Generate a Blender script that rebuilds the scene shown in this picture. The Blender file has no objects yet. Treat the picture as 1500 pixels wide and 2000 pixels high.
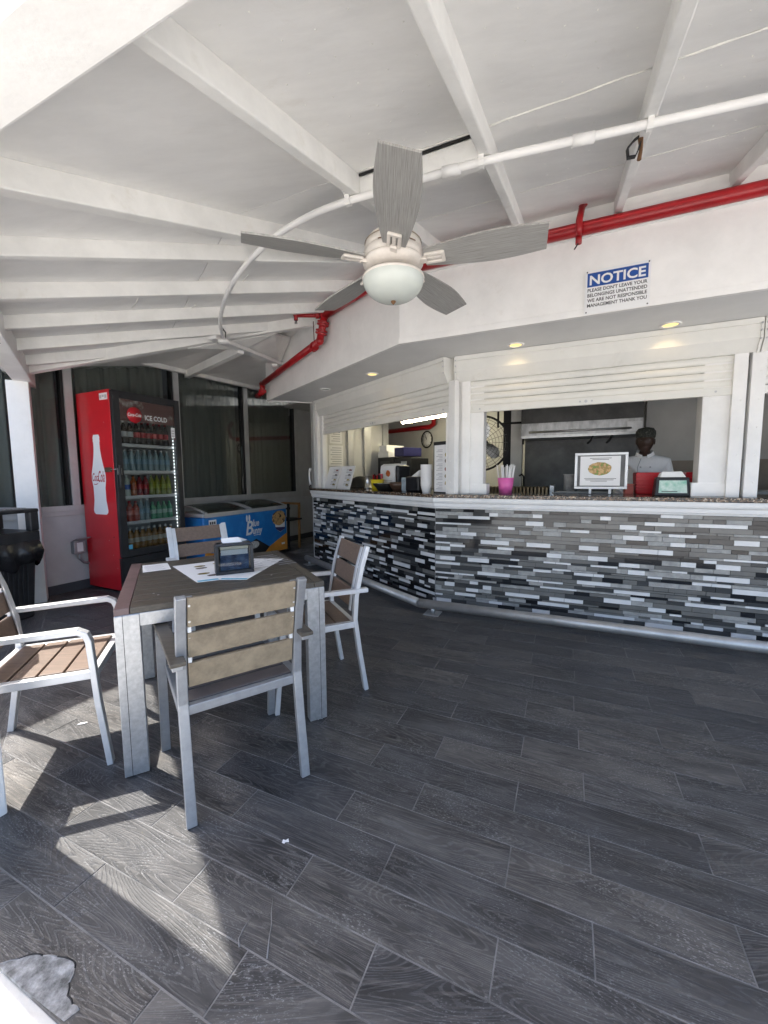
import bpy, bmesh, math, random
from mathutils import Vector, Matrix
random.seed(7)
sc = bpy.context.scene
COL = sc.collection
R_ = math.radians
V = Vector

# ---------------------------------------------------------------- camera
cam_d = bpy.data.cameras.new('camera'); cam = bpy.data.objects.new('camera', cam_d); COL.objects.link(cam)
PITCH, ROLL, EYE = 0.09239, -0.00837, 1.28
F_ = V((0, math.cos(PITCH), -math.sin(PITCH))); U0 = V((0, math.sin(PITCH), math.cos(PITCH))); X0 = V((1, 0, 0))
CX = X0*math.cos(ROLL) + U0*math.sin(ROLL); CU = X0*-math.sin(ROLL) + U0*math.cos(ROLL)
M = Matrix.Identity(4)
for i in range(3):
    M[i][0], M[i][1], M[i][2] = CX[i], CU[i], -F_[i]
M[2][3] = EYE
cam.matrix_world = M
cam_d.sensor_fit = 'VERTICAL'; cam_d.sensor_height = 24; cam_d.lens = 24*791.4/2000
cam_d.clip_start = .02; cam_d.clip_end = 3000
sc.camera = cam

# ---------------------------------------------------------------- sky, sun, exposure
SUN_AZ, SUN_EL = 153.8, 51.5          # direction towards the sun, degrees from +x
w = bpy.data.worlds.new('World'); sc.world = w; w.use_nodes = True
nt = w.node_tree; bg = nt.nodes['Background']
sky = nt.nodes.new('ShaderNodeTexSky'); sky.sky_type = 'NISHITA'; sky.sun_disc = False
sky.sun_elevation = R_(SUN_EL); sky.sun_rotation = R_(90 - SUN_AZ)
sky.air_density = .8; sky.dust_density = 3.2; sky.ozone_density = .5
nt.links.new(sky.outputs[0], bg.inputs[0]); bg.inputs[1].default_value = .15
sd = bpy.data.lights.new('sun', 'SUN'); so = bpy.data.objects.new('sun', sd); COL.objects.link(so)
sd.energy = 2.0; sd.angle = R_(.53); sd.color = (1, .955, .88)
sv = V((math.cos(R_(SUN_AZ))*math.cos(R_(SUN_EL)), math.sin(R_(SUN_AZ))*math.cos(R_(SUN_EL)), math.sin(R_(SUN_EL))))
so.rotation_euler = sv.to_track_quat('Z', 'Y').to_euler(); so.location = (-6, 4, 9)
vs = sc.view_settings
vs.view_transform = 'Standard'; vs.look = 'None'; vs.exposure = 2.1; vs.gamma = 1; vs.use_curve_mapping = False
sc.cycles.max_bounces = 10; sc.cycles.diffuse_bounces = 6; sc.cycles.glossy_bounces = 4; sc.cycles.transparent_max_bounces = 12
sc.cycles.sample_clamp_indirect = 8; sc.cycles.caustics_reflective = False; sc.cycles.caustics_refractive = False
sc.cycles.use_denoising = True

# ---------------------------------------------------------------- materials
MATS = {}
def mat(name, col, rough=.5, metal=0., var=.0, vscale=6., bump=0., bscale=40., col2=None, spec=.5, emit=0., stretch=None, coat=0., lo=.35, hi=.65, detail=6, stain=None):
    if name in MATS: return MATS[name]
    m = bpy.data.materials.new(name); m.use_nodes = True; t = m.node_tree; N = t.nodes; L = t.links
    p = N['Principled BSDF']; p.inputs['Roughness'].default_value = rough; p.inputs['Metallic'].default_value = metal
    p.inputs['Specular IOR Level'].default_value = spec; p.inputs['Coat Weight'].default_value = coat
    c = (*col, 1)
    p.inputs['Base Color'].default_value = c
    tc = N.new('ShaderNodeTexCoord'); vec = tc.outputs['Object']
    if stretch:
        mp = N.new('ShaderNodeMapping'); mp.inputs['Scale'].default_value = stretch; L.new(vec, mp.inputs[0]); vec = mp.outputs[0]
    if var or col2:
        a = c if col2 else tuple(x*(1-var) for x in col)+(1,)
        b = (*col2, 1) if col2 else tuple(min(1, x*(1+var)) for x in col)+(1,)
        n = N.new('ShaderNodeTexNoise'); n.inputs['Scale'].default_value = vscale; n.inputs['Detail'].default_value = detail; n.inputs['Roughness'].default_value = .65
        L.new(vec, n.inputs['Vector'])
        r = N.new('ShaderNodeValToRGB'); r.color_ramp.elements[0].position = lo; r.color_ramp.elements[1].position = hi
        r.color_ramp.elements[0].color = a; r.color_ramp.elements[1].color = b
        L.new(n.outputs['Fac'], r.inputs[0]); L.new(r.outputs[0], p.inputs['Base Color'])
        if stain:
            n3 = N.new('ShaderNodeTexNoise'); n3.inputs['Scale'].default_value = stain[3]; n3.inputs['Detail'].default_value = 9; n3.inputs['Roughness'].default_value = .72; n3.inputs['Distortion'].default_value = .4; L.new(vec, n3.inputs['Vector'])
            r3 = N.new('ShaderNodeValToRGB'); r3.color_ramp.elements[0].position = .60; r3.color_ramp.elements[0].color = (0, 0, 0, 1); r3.color_ramp.elements[1].position = .80; r3.color_ramp.elements[1].color = (.6, .6, .6, 1); L.new(n3.outputs['Fac'], r3.inputs[0])
            m3 = N.new('ShaderNodeMix'); m3.data_type = 'RGBA'; L.new(r3.outputs[0], m3.inputs[0]); L.new(r.outputs[0], m3.inputs[6]); m3.inputs[7].default_value = (*stain[:3], 1); L.new(m3.outputs[2], p.inputs['Base Color'])
    if bump:
        n2 = N.new('ShaderNodeTexNoise'); n2.inputs['Scale'].default_value = bscale; n2.inputs['Detail'].default_value = 5; L.new(vec, n2.inputs['Vector'])
        bp = N.new('ShaderNodeBump'); bp.inputs['Strength'].default_value = bump; bp.inputs['Distance'].default_value = .01
        L.new(n2.outputs['Fac'], bp.inputs['Height']); L.new(bp.outputs[0], p.inputs['Normal'])
    if emit:
        p.inputs['Emission Color'].default_value = c; p.inputs['Emission Strength'].default_value = emit
    MATS[name] = m; return m

def glass_mat(name, tint=(1, 1, 1), refl=1., rough=.02, ior=1.5):
    if name in MATS: return MATS[name]
    m = bpy.data.materials.new(name); m.use_nodes = True; t = m.node_tree; N = t.nodes; L = t.links
    N.remove(N['Principled BSDF']); out = N['Material Output']
    tr = N.new('ShaderNodeBsdfTransparent'); tr.inputs[0].default_value = (*tint, 1)
    gl = N.new('ShaderNodeBsdfGlossy'); gl.inputs['Roughness'].default_value = rough
    fr = N.new('ShaderNodeFresnel'); fr.inputs[0].default_value = ior
    mx = N.new('ShaderNodeMixShader'); ml = N.new('ShaderNodeMath'); ml.operation = 'MULTIPLY'; ml.inputs[1].default_value = refl; L.new(fr.outputs[0], ml.inputs[0]); L.new(ml.outputs[0], mx.inputs[0]); L.new(tr.outputs[0], mx.inputs[1]); L.new(gl.outputs[0], mx.inputs[2]); L.new(mx.outputs[0], out.inputs[0])
    MATS[name] = m; return m

WHITE = mat('white_paint', (.82, .815, .80), .55, var=.05, vscale=3.5, bump=.12, bscale=30, stain=(.60, .57, .50, 2.6))
CEIL = mat('ceiling_paint', (.82, .815, .80), .6, var=.05, vscale=2.2, bump=.12, bscale=9, stretch=(1, 2.5, 1), stain=(.62, .58, .52, 1.7))
RAFT = mat('rafter_paint', (.82, .815, .79), .5, var=.06, vscale=5, bump=.22, bscale=22, stain=(.58, .54, .46, 4.))
SOFF = mat('soffit_paint', (.74, .74, .735), .55, var=.04, vscale=3, bump=.08)
SHUT = mat('shutter_enamel', (.74, .735, .695), .38, var=.035, vscale=4, stain=(.55, .52, .45, 5.))
SEAL = mat('joint_bead', (.80, .79, .75), .5, var=.08, vscale=20, bump=.5, bscale=60)
GAP = mat('dark_gap', (.02, .02, .02), .9)
RED = mat('red_pipe_paint', (.36, .012, .016), .32, var=.14, vscale=9, bump=.1, bscale=30)
STEEL = mat('steel', (.55, .56, .57), .33, 1, var=.15, vscale=9, bump=.05)
PIPE = mat('steel_pipe', (.48, .48, .47), .4, .6, var=.12, vscale=8)
GALV = mat('galvanised', (.45, .46, .47), .38, .7, var=.13, vscale=45, bump=.04, bscale=60)
ALU = mat('chair_aluminium', (.66, .67, .68), .38, .35, var=.05, vscale=20)
ALUG = mat('weathered_aluminium', (.36, .37, .385), .42, .55, var=.08, vscale=30)
SLAT = mat('brown_resin', (.175, .120, .088), .5, var=.16, vscale=9, bump=.12, bscale=70, stretch=(1, 8, 8))
SLATLIT = mat('lit_back_resin', (.255, .205, .140), .6, var=.22, vscale=16, bump=.12, bscale=60)  # same brown resin, with the tan of its lit back put into the colour
SLATD = mat('table_resin', (.082, .070, .054), .42, var=.25, vscale=6, bump=.12, bscale=60, stretch=(1, 10, 10))
SLATP = mat('table_border_resin', (.15, .10, .095), .45, var=.2, vscale=8, bump=.1)
BLACK = mat('black_plastic', (.016, .017, .02), .38, var=.3, vscale=10, bump=.05)
BLKM = mat('black_matte', (.012, .012, .013), .7)
PAPER = mat('paper', (.82, .82, .82), .7)
CREAM = mat('cream_concrete', (.60, .58, .53), .85, var=.12, vscale=2.0, bump=.4, bscale=30)
GROUT = mat('grout', (.12, .12, .12), .9, col2=(.27, .265, .26), vscale=7, bump=.3, bscale=50)
MORTAR = mat('mortar', (.09, .09, .085), .9, col2=(.36, .36, .355), vscale=30, bump=.6, bscale=35)
INK = mat('ink', (.03, .03, .035), .6)
INKG = mat('grey_ink', (.46, .46, .48), .7)
NOTB = mat('notice_blue', (.012, .07, .30), .35)
SIGNW = mat('sign_white', (.78, .79, .80), .35)
COKE = mat('cooler_red', (.58, .018, .028), .28, var=.05, vscale=4, coat=.2)
FBLUE = mat('freezer_blue', (.012, .16, .48), .3, col2=(.03, .26, .62), vscale=4, lo=.45, hi=.75)
FORG = mat('freezer_orange', (.62, .26, .04), .35, var=.12, vscale=6)
GREYP = mat('grey_rim', (.40, .41, .42), .4, .1, var=.08)
WALLG = mat('panel_paint', (.50, .51, .52), .55, var=.08, vscale=3, bump=.1)
FRAME = mat('window_frame', (.47, .475, .48), .45, .3, var=.08)
CURT = mat('curtain_cloth', (.26, .27, .255), .9, var=.12, vscale=2, stretch=(1, 1, .1))
DARKR = mat('dark_room', (.02, .021, .02), .9)
KWALL = mat('kitchen_wall', (.60, .60, .585), .6, var=.06, vscale=3)
TAN = mat('tan_wall', (.36, .31, .26), .6, var=.08)
KDARK = mat('dark_metal_kitchen', (.10, .10, .10), .45, .6, var=.2)
STEELK = mat('brushed_steel', (.42, .43, .44), .35, .9, var=.25, vscale=5, stretch=(1, 6, 1))
BLADE = None
BONE = mat('fan_cream', (.70, .655, .60), .45, var=.08, vscale=18)
RUST = mat('rust', (.14, .07, .03), .8, var=.3)
YELL = mat('yellow_plastic', (.75, .58, .02), .4)
PINK = mat('pink_plastic', (.72, .14, .42), .3)
REDP = mat('red_plastic', (.52, .015, .025), .35)
GLASSW = glass_mat('dark_window_glass', (.80, .82, .81), refl=.45, ior=1.45)
GLASSC = glass_mat('clear_glass', (.86, .88, .88), ior=1.35)
GLASSK = glass_mat('kitchen_glass', (.7, .78, .85), ior=1.5)
BOWL = mat('opal_glass', (.60, .64, .60), .22, var=.03, vscale=8)

def blade_mat():
    m = bpy.data.materials.new('grey_wood_blade'); m.use_nodes = True; t = m.node_tree; N = t.nodes; L = t.links; p = N['Principled BSDF']
    tc = N.new('ShaderNodeTexCoord'); mp = N.new('ShaderNodeMapping'); mp.inputs['Scale'].default_value = (3, 130, 2)
    L.new(tc.outputs['Object'], mp.inputs[0])
    n = N.new('ShaderNodeTexNoise'); n.inputs['Scale'].default_value = 2.2; n.inputs['Detail'].default_value = 8; n.inputs['Roughness'].default_value = .7; L.new(mp.outputs[0], n.inputs[0])
    r = N.new('ShaderNodeValToRGB'); r.color_ramp.elements[0].position = .36; r.color_ramp.elements[1].position = .66
    r.color_ramp.elements[0].color = (.24, .235, .22, 1); r.color_ramp.elements[1].color = (.42, .415, .40, 1)
    L.new(n.outputs[0], r.inputs[0]); L.new(r.outputs[0], p.inputs['Base Color']); p.inputs['Roughness'].default_value = .6
    return m
BLADE = blade_mat()

def tile_mat():
    m = bpy.data.materials.new('wood_look_tile'); m.use_nodes = True; t = m.node_tree; N = t.nodes; L = t.links; p = N['Principled BSDF']
    tc = N.new('ShaderNodeTexCoord'); oi = N.new('ShaderNodeObjectInfo'); ge = N.new('ShaderNodeNewGeometry')
    ad = N.new('ShaderNodeMath'); ad.operation = 'ADD'; L.new(oi.outputs['Random'], ad.inputs[0]); L.new(ge.outputs['Random Per Island'], ad.inputs[1])
    mu = N.new('ShaderNodeMath'); mu.operation = 'MULTIPLY'; mu.inputs[1].default_value = 37.; L.new(ad.outputs[0], mu.inputs[0])
    cb = N.new('ShaderNodeCombineXYZ'); L.new(mu.outputs[0], cb.inputs[0]); L.new(mu.outputs[0], cb.inputs[1]); L.new(mu.outputs[0], cb.inputs[2])
    va = N.new('ShaderNodeVectorMath'); va.operation = 'ADD'; L.new(tc.outputs['Object'], va.inputs[0]); L.new(cb.outputs[0], va.inputs[1])
    def noise(scale, st, detail=6, rough=.6, dist=0):
        mp = N.new('ShaderNodeMapping'); mp.inputs['Scale'].default_value = st; L.new(va.outputs[0], mp.inputs[0])
        n = N.new('ShaderNodeTexNoise'); n.inputs['Scale'].default_value = scale; n.inputs['Detail'].default_value = detail; n.inputs['Roughness'].default_value = rough; n.inputs['Distortion'].default_value = dist
        L.new(mp.outputs[0], n.inputs[0]); return n
    def ramp(src, e):
        r = N.new('ShaderNodeValToRGB'); r.color_ramp.elements[0].position = e[0][0]; r.color_ramp.elements[0].color = (*e[0][1], 1)
        r.color_ramp.elements[1].position = e[-1][0]; r.color_ramp.elements[1].color = (*e[-1][1], 1)
        for q in e[1:-1]:
            x = r.color_ramp.elements.new(q[0]); x.color = (*q[1], 1)
        L.new(src, r.inputs[0]); return r
    def mix(a, b, f, mode='MIX'):
        x = N.new('ShaderNodeMix'); x.data_type = 'RGBA'; x.blend_type = mode
        if hasattr(f, 'is_output'): L.new(f, x.inputs[0])
        else: x.inputs[0].default_value = f
        L.new(a, x.inputs[6]); L.new(b, x.inputs[7]); return x.outputs[2]
    big = noise(3.2, (1, 3.2, 1), 5, .6, .4)
    base = ramp(big.outputs[0], [(.33, (.024, .0242, .0255)), (.50, (.050, .050, .0515)), (.70, (.100, .0975, .095))])
    # growth rings: distorted bands along the length
    ringn = noise(1.25, (.55, 4.0, 1), 2, .5, .25)
    sep = N.new('ShaderNodeMath'); sep.operation = 'MULTIPLY'; sep.inputs[1].default_value = 420.; L.new(ringn.outputs[0], sep.inputs[0])
    sn = N.new('ShaderNodeMath'); sn.operation = 'SINE'; L.new(sep.outputs[0], sn.inputs[0])
    fine = noise(22, (1, 9, 1), 6, .8)
    rr = ramp(sn.outputs[0], [(.35, (0, 0, 0)), (.9, (1, 1, 1))])
    fr = ramp(fine.outputs[0], [(.40, (0, 0, 0)), (.62, (1, 1, 1))])
    g = mix(rr.outputs[0], fr.outputs[0], 1.0, 'MULTIPLY')
    light = N.new('ShaderNodeRGB'); light.outputs[0].default_value = (.19, .19, .195, 1)
    gm = N.new('ShaderNodeMath'); gm.operation = 'MULTIPLY'; gm.inputs[1].default_value = .5
    gmk = ramp(noise(2.6, (1, 2, 1), 3).outputs[0], [(.36, (.25, .25, .25)), (.62, (1, 1, 1))]); L.new(mix(g, gmk.outputs[0], 1.0, 'MULTIPLY'), gm.inputs[0])
    c1 = mix(base.outputs[0], light.outputs[0], gm.outputs[0])
    streak = noise(7, (1, 14, 1), 8, .75)
    sr = ramp(streak.outputs[0], [(.50, (0, 0, 0)), (.68, (.75, .75, .75))])
    l2 = N.new('ShaderNodeRGB'); l2.outputs[0].default_value = (.165, .155, .145, 1)
    c2 = mix(c1, l2.outputs[0], sr.outputs[0])
    # salt-like wear specks
    sp = noise(150, (.7, 1.6, 1), 3, .6); pa = noise(4.5, (1, 1, 1), 4)
    spr = ramp(sp.outputs[0], [(.57, (0, 0, 0)), (.64, (1, 1, 1))]); par = ramp(pa.outputs[0], [(.42, (0, 0, 0)), (.62, (1, 1, 1))])
    spf = mix(spr.outputs[0], par.outputs[0], 1.0, 'MULTIPLY')
    spm = N.new('ShaderNodeMath'); spm.operation = 'MULTIPLY'; spm.inputs[1].default_value = .55; L.new(spf, spm.inputs[0])
    l3 = N.new('ShaderNodeRGB'); l3.outputs[0].default_value = (.33, .34, .35, 1)
    c3 = mix(c2, l3.outputs[0], spm.outputs[0])
    tint = ramp(ad.outputs[0], [(.0, (.78, .79, .82)), (.5, (1.0, .99, .98)), (1., (1.24, 1.18, 1.10))])
    frac = N.new('ShaderNodeMath'); frac.operation = 'FRACT'; fm = N.new('ShaderNodeMath'); fm.operation = 'MULTIPLY'; fm.inputs[1].default_value = 7.31; L.new(ad.outputs[0], fm.inputs[0]); L.new(fm.outputs[0], frac.inputs[0]); L.new(frac.outputs[0], tint.inputs[0])
    c4 = mix(c3, tint.outputs[0], 1.0, 'MULTIPLY')
    L.new(c4, p.inputs['Base Color'])
    rg = ramp(big.outputs[0], [(.3, (.36, .36, .36)), (.7, (.55, .55, .55))]); L.new(rg.outputs[0], p.inputs['Roughness'])
    bp = N.new('ShaderNodeBump'); bp.inputs['Strength'].default_value = .5; bp.inputs['Distance'].default_value = .002
    L.new(g, bp.inputs['Height']); L.new(bp.outputs[0], p.inputs['Normal'])
    return m
TILE = tile_mat()

def granite_mat():
    m = bpy.data.materials.new('speckled_granite'); m.use_nodes = True; t = m.node_tree; N = t.nodes; L = t.links; p = N['Principled BSDF']
    tc = N.new('ShaderNodeTexCoord'); v = N.new('ShaderNodeTexVoronoi'); v.inputs['Scale'].default_value = 95; L.new(tc.outputs['Object'], v.inputs[0])
    r = N.new('ShaderNodeValToRGB'); r.color_ramp.interpolation = 'CONSTANT'
    for i, (q, c) in enumerate([(0, (.015, .013, .012)), (.35, (.09, .055, .035)), (.58, (.22, .15, .10)), (.78, (.38, .32, .25)), (.9, (.05, .04, .035))]):
        e = r.color_ramp.elements[i] if i < 2 else r.color_ramp.elements.new(q)
        e.position = q; e.color = (*c, 1)
    sp = N.new('ShaderNodeSeparateColor'); L.new(v.outputs['Color'], sp.inputs[0]); L.new(sp.outputs[0], r.inputs[0]); L.new(r.outputs[0], p.inputs['Base Color'])
    p.inputs['Roughness'].default_value = .12
    return m
GRAN = granite_mat()
MOS = [mat('mosaic_white', (.74, .745, .74), .18, var=.05), mat('mosaic_marble', (.42, .42, .40), .35, col2=(.27, .27, .26), vscale=20, bump=.2),
       mat('mosaic_grey', (.16, .16, .15), .16, var=.1), mat('mosaic_charcoal', (.058, .060, .060), .12, var=.1), mat('mosaic_black', (.013, .014, .016), .1)]

# ---------------------------------------------------------------- mesh helpers
class MB:
    def __init__(s): s.bm = bmesh.new(); s.mats = []
    def mi(s, m):
        if m not in s.mats: s.mats.append(m)
        return s.mats.index(m)
    def face(s, vs, m):
        try:
            f = s.bm.faces.new(vs); f.material_index = s.mi(m); return f
        except ValueError: return None
    def hexa(s, P, m):            # 8 points: bottom loop 0-3, top loop 4-7
        v = [s.bm.verts.new(p) for p in P]
        for q in ((3, 2, 1, 0), (4, 5, 6, 7), (0, 1, 5, 4), (1, 2, 6, 5), (2, 3, 7, 6), (3, 0, 4, 7)): s.face([v[i] for i in q], m)
        return s
    def box(s, f, a0, a1, b0, b1, c0, c1, m):       # f maps (a,b,c) to world
        return s.hexa([f(a0, b0, c0), f(a1, b0, c0), f(a1, b1, c0), f(a0, b1, c0), f(a0, b0, c1), f(a1, b0, c1), f(a1, b1, c1), f(a0, b1, c1)], m)
    def prism(s, f, poly, c0, c1, m):
        n = len(poly); lo = [s.bm.verts.new(f(a, b, c0)) for a, b in poly]; hi = [s.bm.verts.new(f(a, b, c1)) for a, b in poly]
        s.face(lo[::-1], m); s.face(hi, m)
        for i in range(n): s.face([lo[i], lo[(i+1) % n], hi[(i+1) % n], hi[i]], m)
        return s
    def profile(s, f, prof, a0, a1, m):             # profile in (b,c) extruded along a
        n = len(prof); lo = [s.bm.verts.new(f(a0, b, c)) for b, c in prof]; hi = [s.bm.verts.new(f(a1, b, c)) for b, c in prof]
        s.face(lo[::-1], m); s.face(hi, m)
        for i in range(n): s.face([lo[i], lo[(i+1) % n], hi[(i+1) % n], hi[i]], m)
        return s
    def tube(s, pts, r, m, n=12, cap=True, smooth=True):
        pts = [V(p) for p in pts]; rs = r if isinstance(r, (list, tuple)) else [r]*len(pts); rings = []
        up = None
        for i, p in enumerate(pts):
            t = ((pts[min(i+1, len(pts)-1)] - pts[max(i-1, 0)])).normalized()
            if up is None:
                a = V((0, 0, 1)) if abs(t.z) < .9 else V((1, 0, 0)); up = (a - t*a.dot(t)).normalized()
            else: up = (up - t*up.dot(t)).normalized()
            sd_ = t.cross(up)
            rings.append([s.bm.verts.new(p + (up*math.cos(2*math.pi*k/n) + sd_*math.sin(2*math.pi*k/n))*rs[i]) for k in range(n)])
        for a, b in zip(rings, rings[1:]):
            for k in range(n):
                f = s.face([a[k], a[(k+1) % n], b[(k+1) % n], b[k]], m)
                if f: f.smooth = smooth
        if cap: s.face(rings[0][::-1], m); s.face(rings[-1], m)
        return s
    def rect_tube(s, pts, wv, a, b, m):             # rectangular bar along pts; wv = width axis, a = width, b = thickness
        pts = [V(p) for p in pts]; wv = V(wv).normalized(); rings = []
        for i, p in enumerate(pts):
            t = (pts[min(i+1, len(pts)-1)] - pts[max(i-1, 0)]).normalized(); h = t.cross(wv).normalized()
            k = 1.
            if 0 < i < len(pts)-1:
                t1 = (pts[i]-pts[i-1]).normalized(); k = 1/max(.5, t1.dot(t))
            rings.append([s.bm.verts.new(p + wv*x*a/2 + h*y*b/2*k) for x, y in ((-1, -1), (1, -1), (1, 1), (-1, 1))])
        for p, q in zip(rings, rings[1:]):
            for k in range(4): s.face([p[k], p[(k+1) % 4], q[(k+1) % 4], q[k]], m)
        s.face(rings[0][::-1], m); s.face(rings[-1], m)
        return s
    def lathe(s, f, prof, m, n=24, mfun=None):      # prof (r,z), f maps local xyz
        rings = []
        for r, z in prof:
            rings.append([s.bm.verts.new(f(r*math.cos(2*math.pi*k/n), r*math.sin(2*math.pi*k/n), z)) for k in range(n)] if r > 1e-6 else [s.bm.verts.new(f(0, 0, z))])
        for i, (a, b) in enumerate(zip(rings, rings[1:])):
            mm = mfun(i) if mfun else m
            for k in range(n):
                if len(a) == 1 and len(b) == 1: continue
                if len(a) == 1: q = [a[0], b[k], b[(k+1) % n]]
                elif len(b) == 1: q = [a[k], a[(k+1) % n], b[0]]
                else: q = [a[k], a[(k+1) % n], b[(k+1) % n], b[k]]
                fc = s.face(q, mm)
                if fc: fc.smooth = True
        return s
    def build(s, name, parent=None, bevel=0, recalc=True, origin=None):
        if recalc: bmesh.ops.recalc_face_normals(s.bm, faces=s.bm.faces[:])
        me = bpy.data.meshes.new(name); s.bm.to_mesh(me); s.bm.free()
        for m in s.mats: me.materials.append(m)
        return obj(name, me, parent, bevel, origin)

def obj(name, me, parent=None, bevel=0, origin=None):
    o = bpy.data.objects.new(name, me); COL.objects.link(o)
    if parent is not None:
        o.parent = parent; o.matrix_parent_inverse = world_of(parent).inverted()
    if bevel:
        b = o.modifiers.new('bevel', 'BEVEL'); b.width = bevel; b.segments = 2; b.limit_method = 'ANGLE'; b.angle_limit = R_(40)
    return o
def world_of(o):
    m = o.matrix_basis.copy()
    return (world_of(o.parent) @ o.matrix_parent_inverse @ m) if o.parent else m
def empty(name, loc=(0, 0, 0)):
    o = bpy.data.objects.new(name, None); COL.objects.link(o); o.location = loc; o.empty_display_size = .1; return o
def tag(o, label=None, cat=None, group=None, kind=None):
    if label: o['label'] = label
    if cat: o['category'] = cat
    if group: o['group'] = group
    if kind: o['kind'] = kind
    return o
def thing(name, label, cat, loc=(0, 0, 0), group=None): return tag(empty(name, loc), label, cat, group)
def dup(root, parent=None):
    c = root.copy(); COL.objects.link(c); c.parent = parent
    for ch in list(root.children): dup(ch, c)
    return c
def frame(org, ang):
    o = V(org); c, s_ = math.cos(R_(ang)), math.sin(R_(ang))
    return lambda a, b, z: V((o.x + a*c - b*s_, o.y + a*s_ + b*c, o.z + z))
def W(x, y, z): return V((x, y, z))
def text_mesh(txt, size, shear=0, bold=0., align='LEFT', space=1.):
    c = bpy.data.curves.new('t', 'FONT'); c.body = txt; c.size = size; c.shear = shear; c.offset = bold; c.align_x = align; c.space_character = space
    c.extrude = .0004; c.resolution_u = 3
    o = bpy.data.objects.new('t', c); COL.objects.link(o)
    bpy.context.view_layer.update()
    me = bpy.data.meshes.new_from_object(o.evaluated_get(bpy.context.evaluated_depsgraph_get()))
    bpy.data.objects.remove(o); bpy.data.curves.remove(c)
    return me
def text(name, txt, size, org, xv, nv, m, parent, shear=0, bold=0., align='LEFT', fitw=None, fith=None, yv=None):
    me = text_mesh(txt, size, shear, bold, align); me.materials.clear(); me.materials.append(m)
    xs = [v.co.x for v in me.vertices]; ys = [v.co.y for v in me.vertices]
    sx = fitw/(max(xs)-min(xs)) if fitw else 1; sy = fith/(max(ys)-min(ys)) if fith else 1
    xv = V(xv).normalized(); nv = V(nv).normalized(); yv = V(yv).normalized() if yv else nv.cross(xv)
    x0 = min(xs) if fitw else 0
    for v in me.vertices:
        x, y, z = (v.co.x-x0)*sx, v.co.y*sy, v.co.z
        v.co = V(org) + xv*x + yv*y + nv*z
    return obj(name, me, parent)

# ---------------------------------------------------------------- frames of the place
CC = V((.498, 3.901, 0)); PC = V((.139, 3.464, 0))
AR, AL = R_(-24.3), R_(125.7)
dR = V((math.cos(AR), math.sin(AR), 0)); nR = V((math.sin(AR), -math.cos(AR), 0))
dL = V((math.cos(AL), math.sin(AL), 0)); nL = V((-math.sin(AL), math.cos(AL), 0))
def KR(s, o, z): return CC + dR*s + nR*o + V((0, 0, z))      # right counter face: along, outward, up
def KL(s, o, z): return CC + dL*s + nL*o + V((0, 0, z))
def PRf(s, o, z): return PC + dR*s + nR*o + V((0, 0, z))     # from the fascia corner
def PLf(s, o, z): return PC + dL*s + nL*o + V((0, 0, z))
SL = math.tan(R_(14.8)); ZF = 3.05; T15 = math.tan(R_(15))
def RR(s, o, dz): return PRf(s, o, ZF - SL*o + dz)           # roof slope, right bay
def RL(s, o, dz): return PLf(s, o, ZF - SL*o + dz)
AW = R_(63); dW = V((math.cos(AW), math.sin(AW), 0)); nW = V((math.sin(AW), -math.cos(AW), 0)); W0 = V((-3.56, 4.38, 0))
def KW(s, o, z): return W0 + dW*s + nW*o + V((0, 0, z))

# ================================================================ GROUND
mb = MB(); mb.box(W, -900, 900, -900, 900, -.4, -.016, CREAM); tag(mb.build('concrete_deck'), kind='structure')
floor = tag(MB().prism(W, [tuple(KR(-9, 3.31, 0)[:2]), tuple(KR(5, 3.31, 0)[:2]), tuple(KR(5, -3, 0)[:2]), tuple(KR(1, -6, 0)[:2]), tuple(KR(-9, -6, 0)[:2])], -.015, -.0016, GROUT).build('floor'), kind='structure')
rows = [3.315, 3.171, 3.018, 2.864, 2.715, 2.566, 2.411, 2.258, 2.098, 1.935, 1.772, 1.615, 1.447, 1.285, 1.12, .953, .775, .605, .43, .27]
ph = [.26, .402, .104, .406, .036, .404, .04, .395, .032, .388, .02, .375, .003, .386, .012, .355, .008, .35, .10]
while rows[-1] > -4.6: rows.append(rows[-1]-.158); ph.append(random.choice([.0, .2, .4]))
def clip(poly, a, b, c):          # keep a*x+b*y<=c
    out = []
    for i in range(len(poly)):
        p, q = poly[i], poly[(i+1) % len(poly)]; fp, fq = a*p[0]+b*p[1]-c, a*q[0]+b*q[1]-c
        if fp <= 0: out.append(p)
        if fp*fq < 0:
            t = fp/(fp-fq); out.append((p[0]+(q[0]-p[0])*t, p[1]+(q[1]-p[1])*t))
    return out
def polyarea(P): return abs(sum(P[i][0]*P[(i+1) % len(P)][1]-P[(i+1) % len(P)][0]*P[i][1] for i in range(len(P))))/2
tiles = []     # (distance, world polygon, rotation, full, centre, row width)
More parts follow.
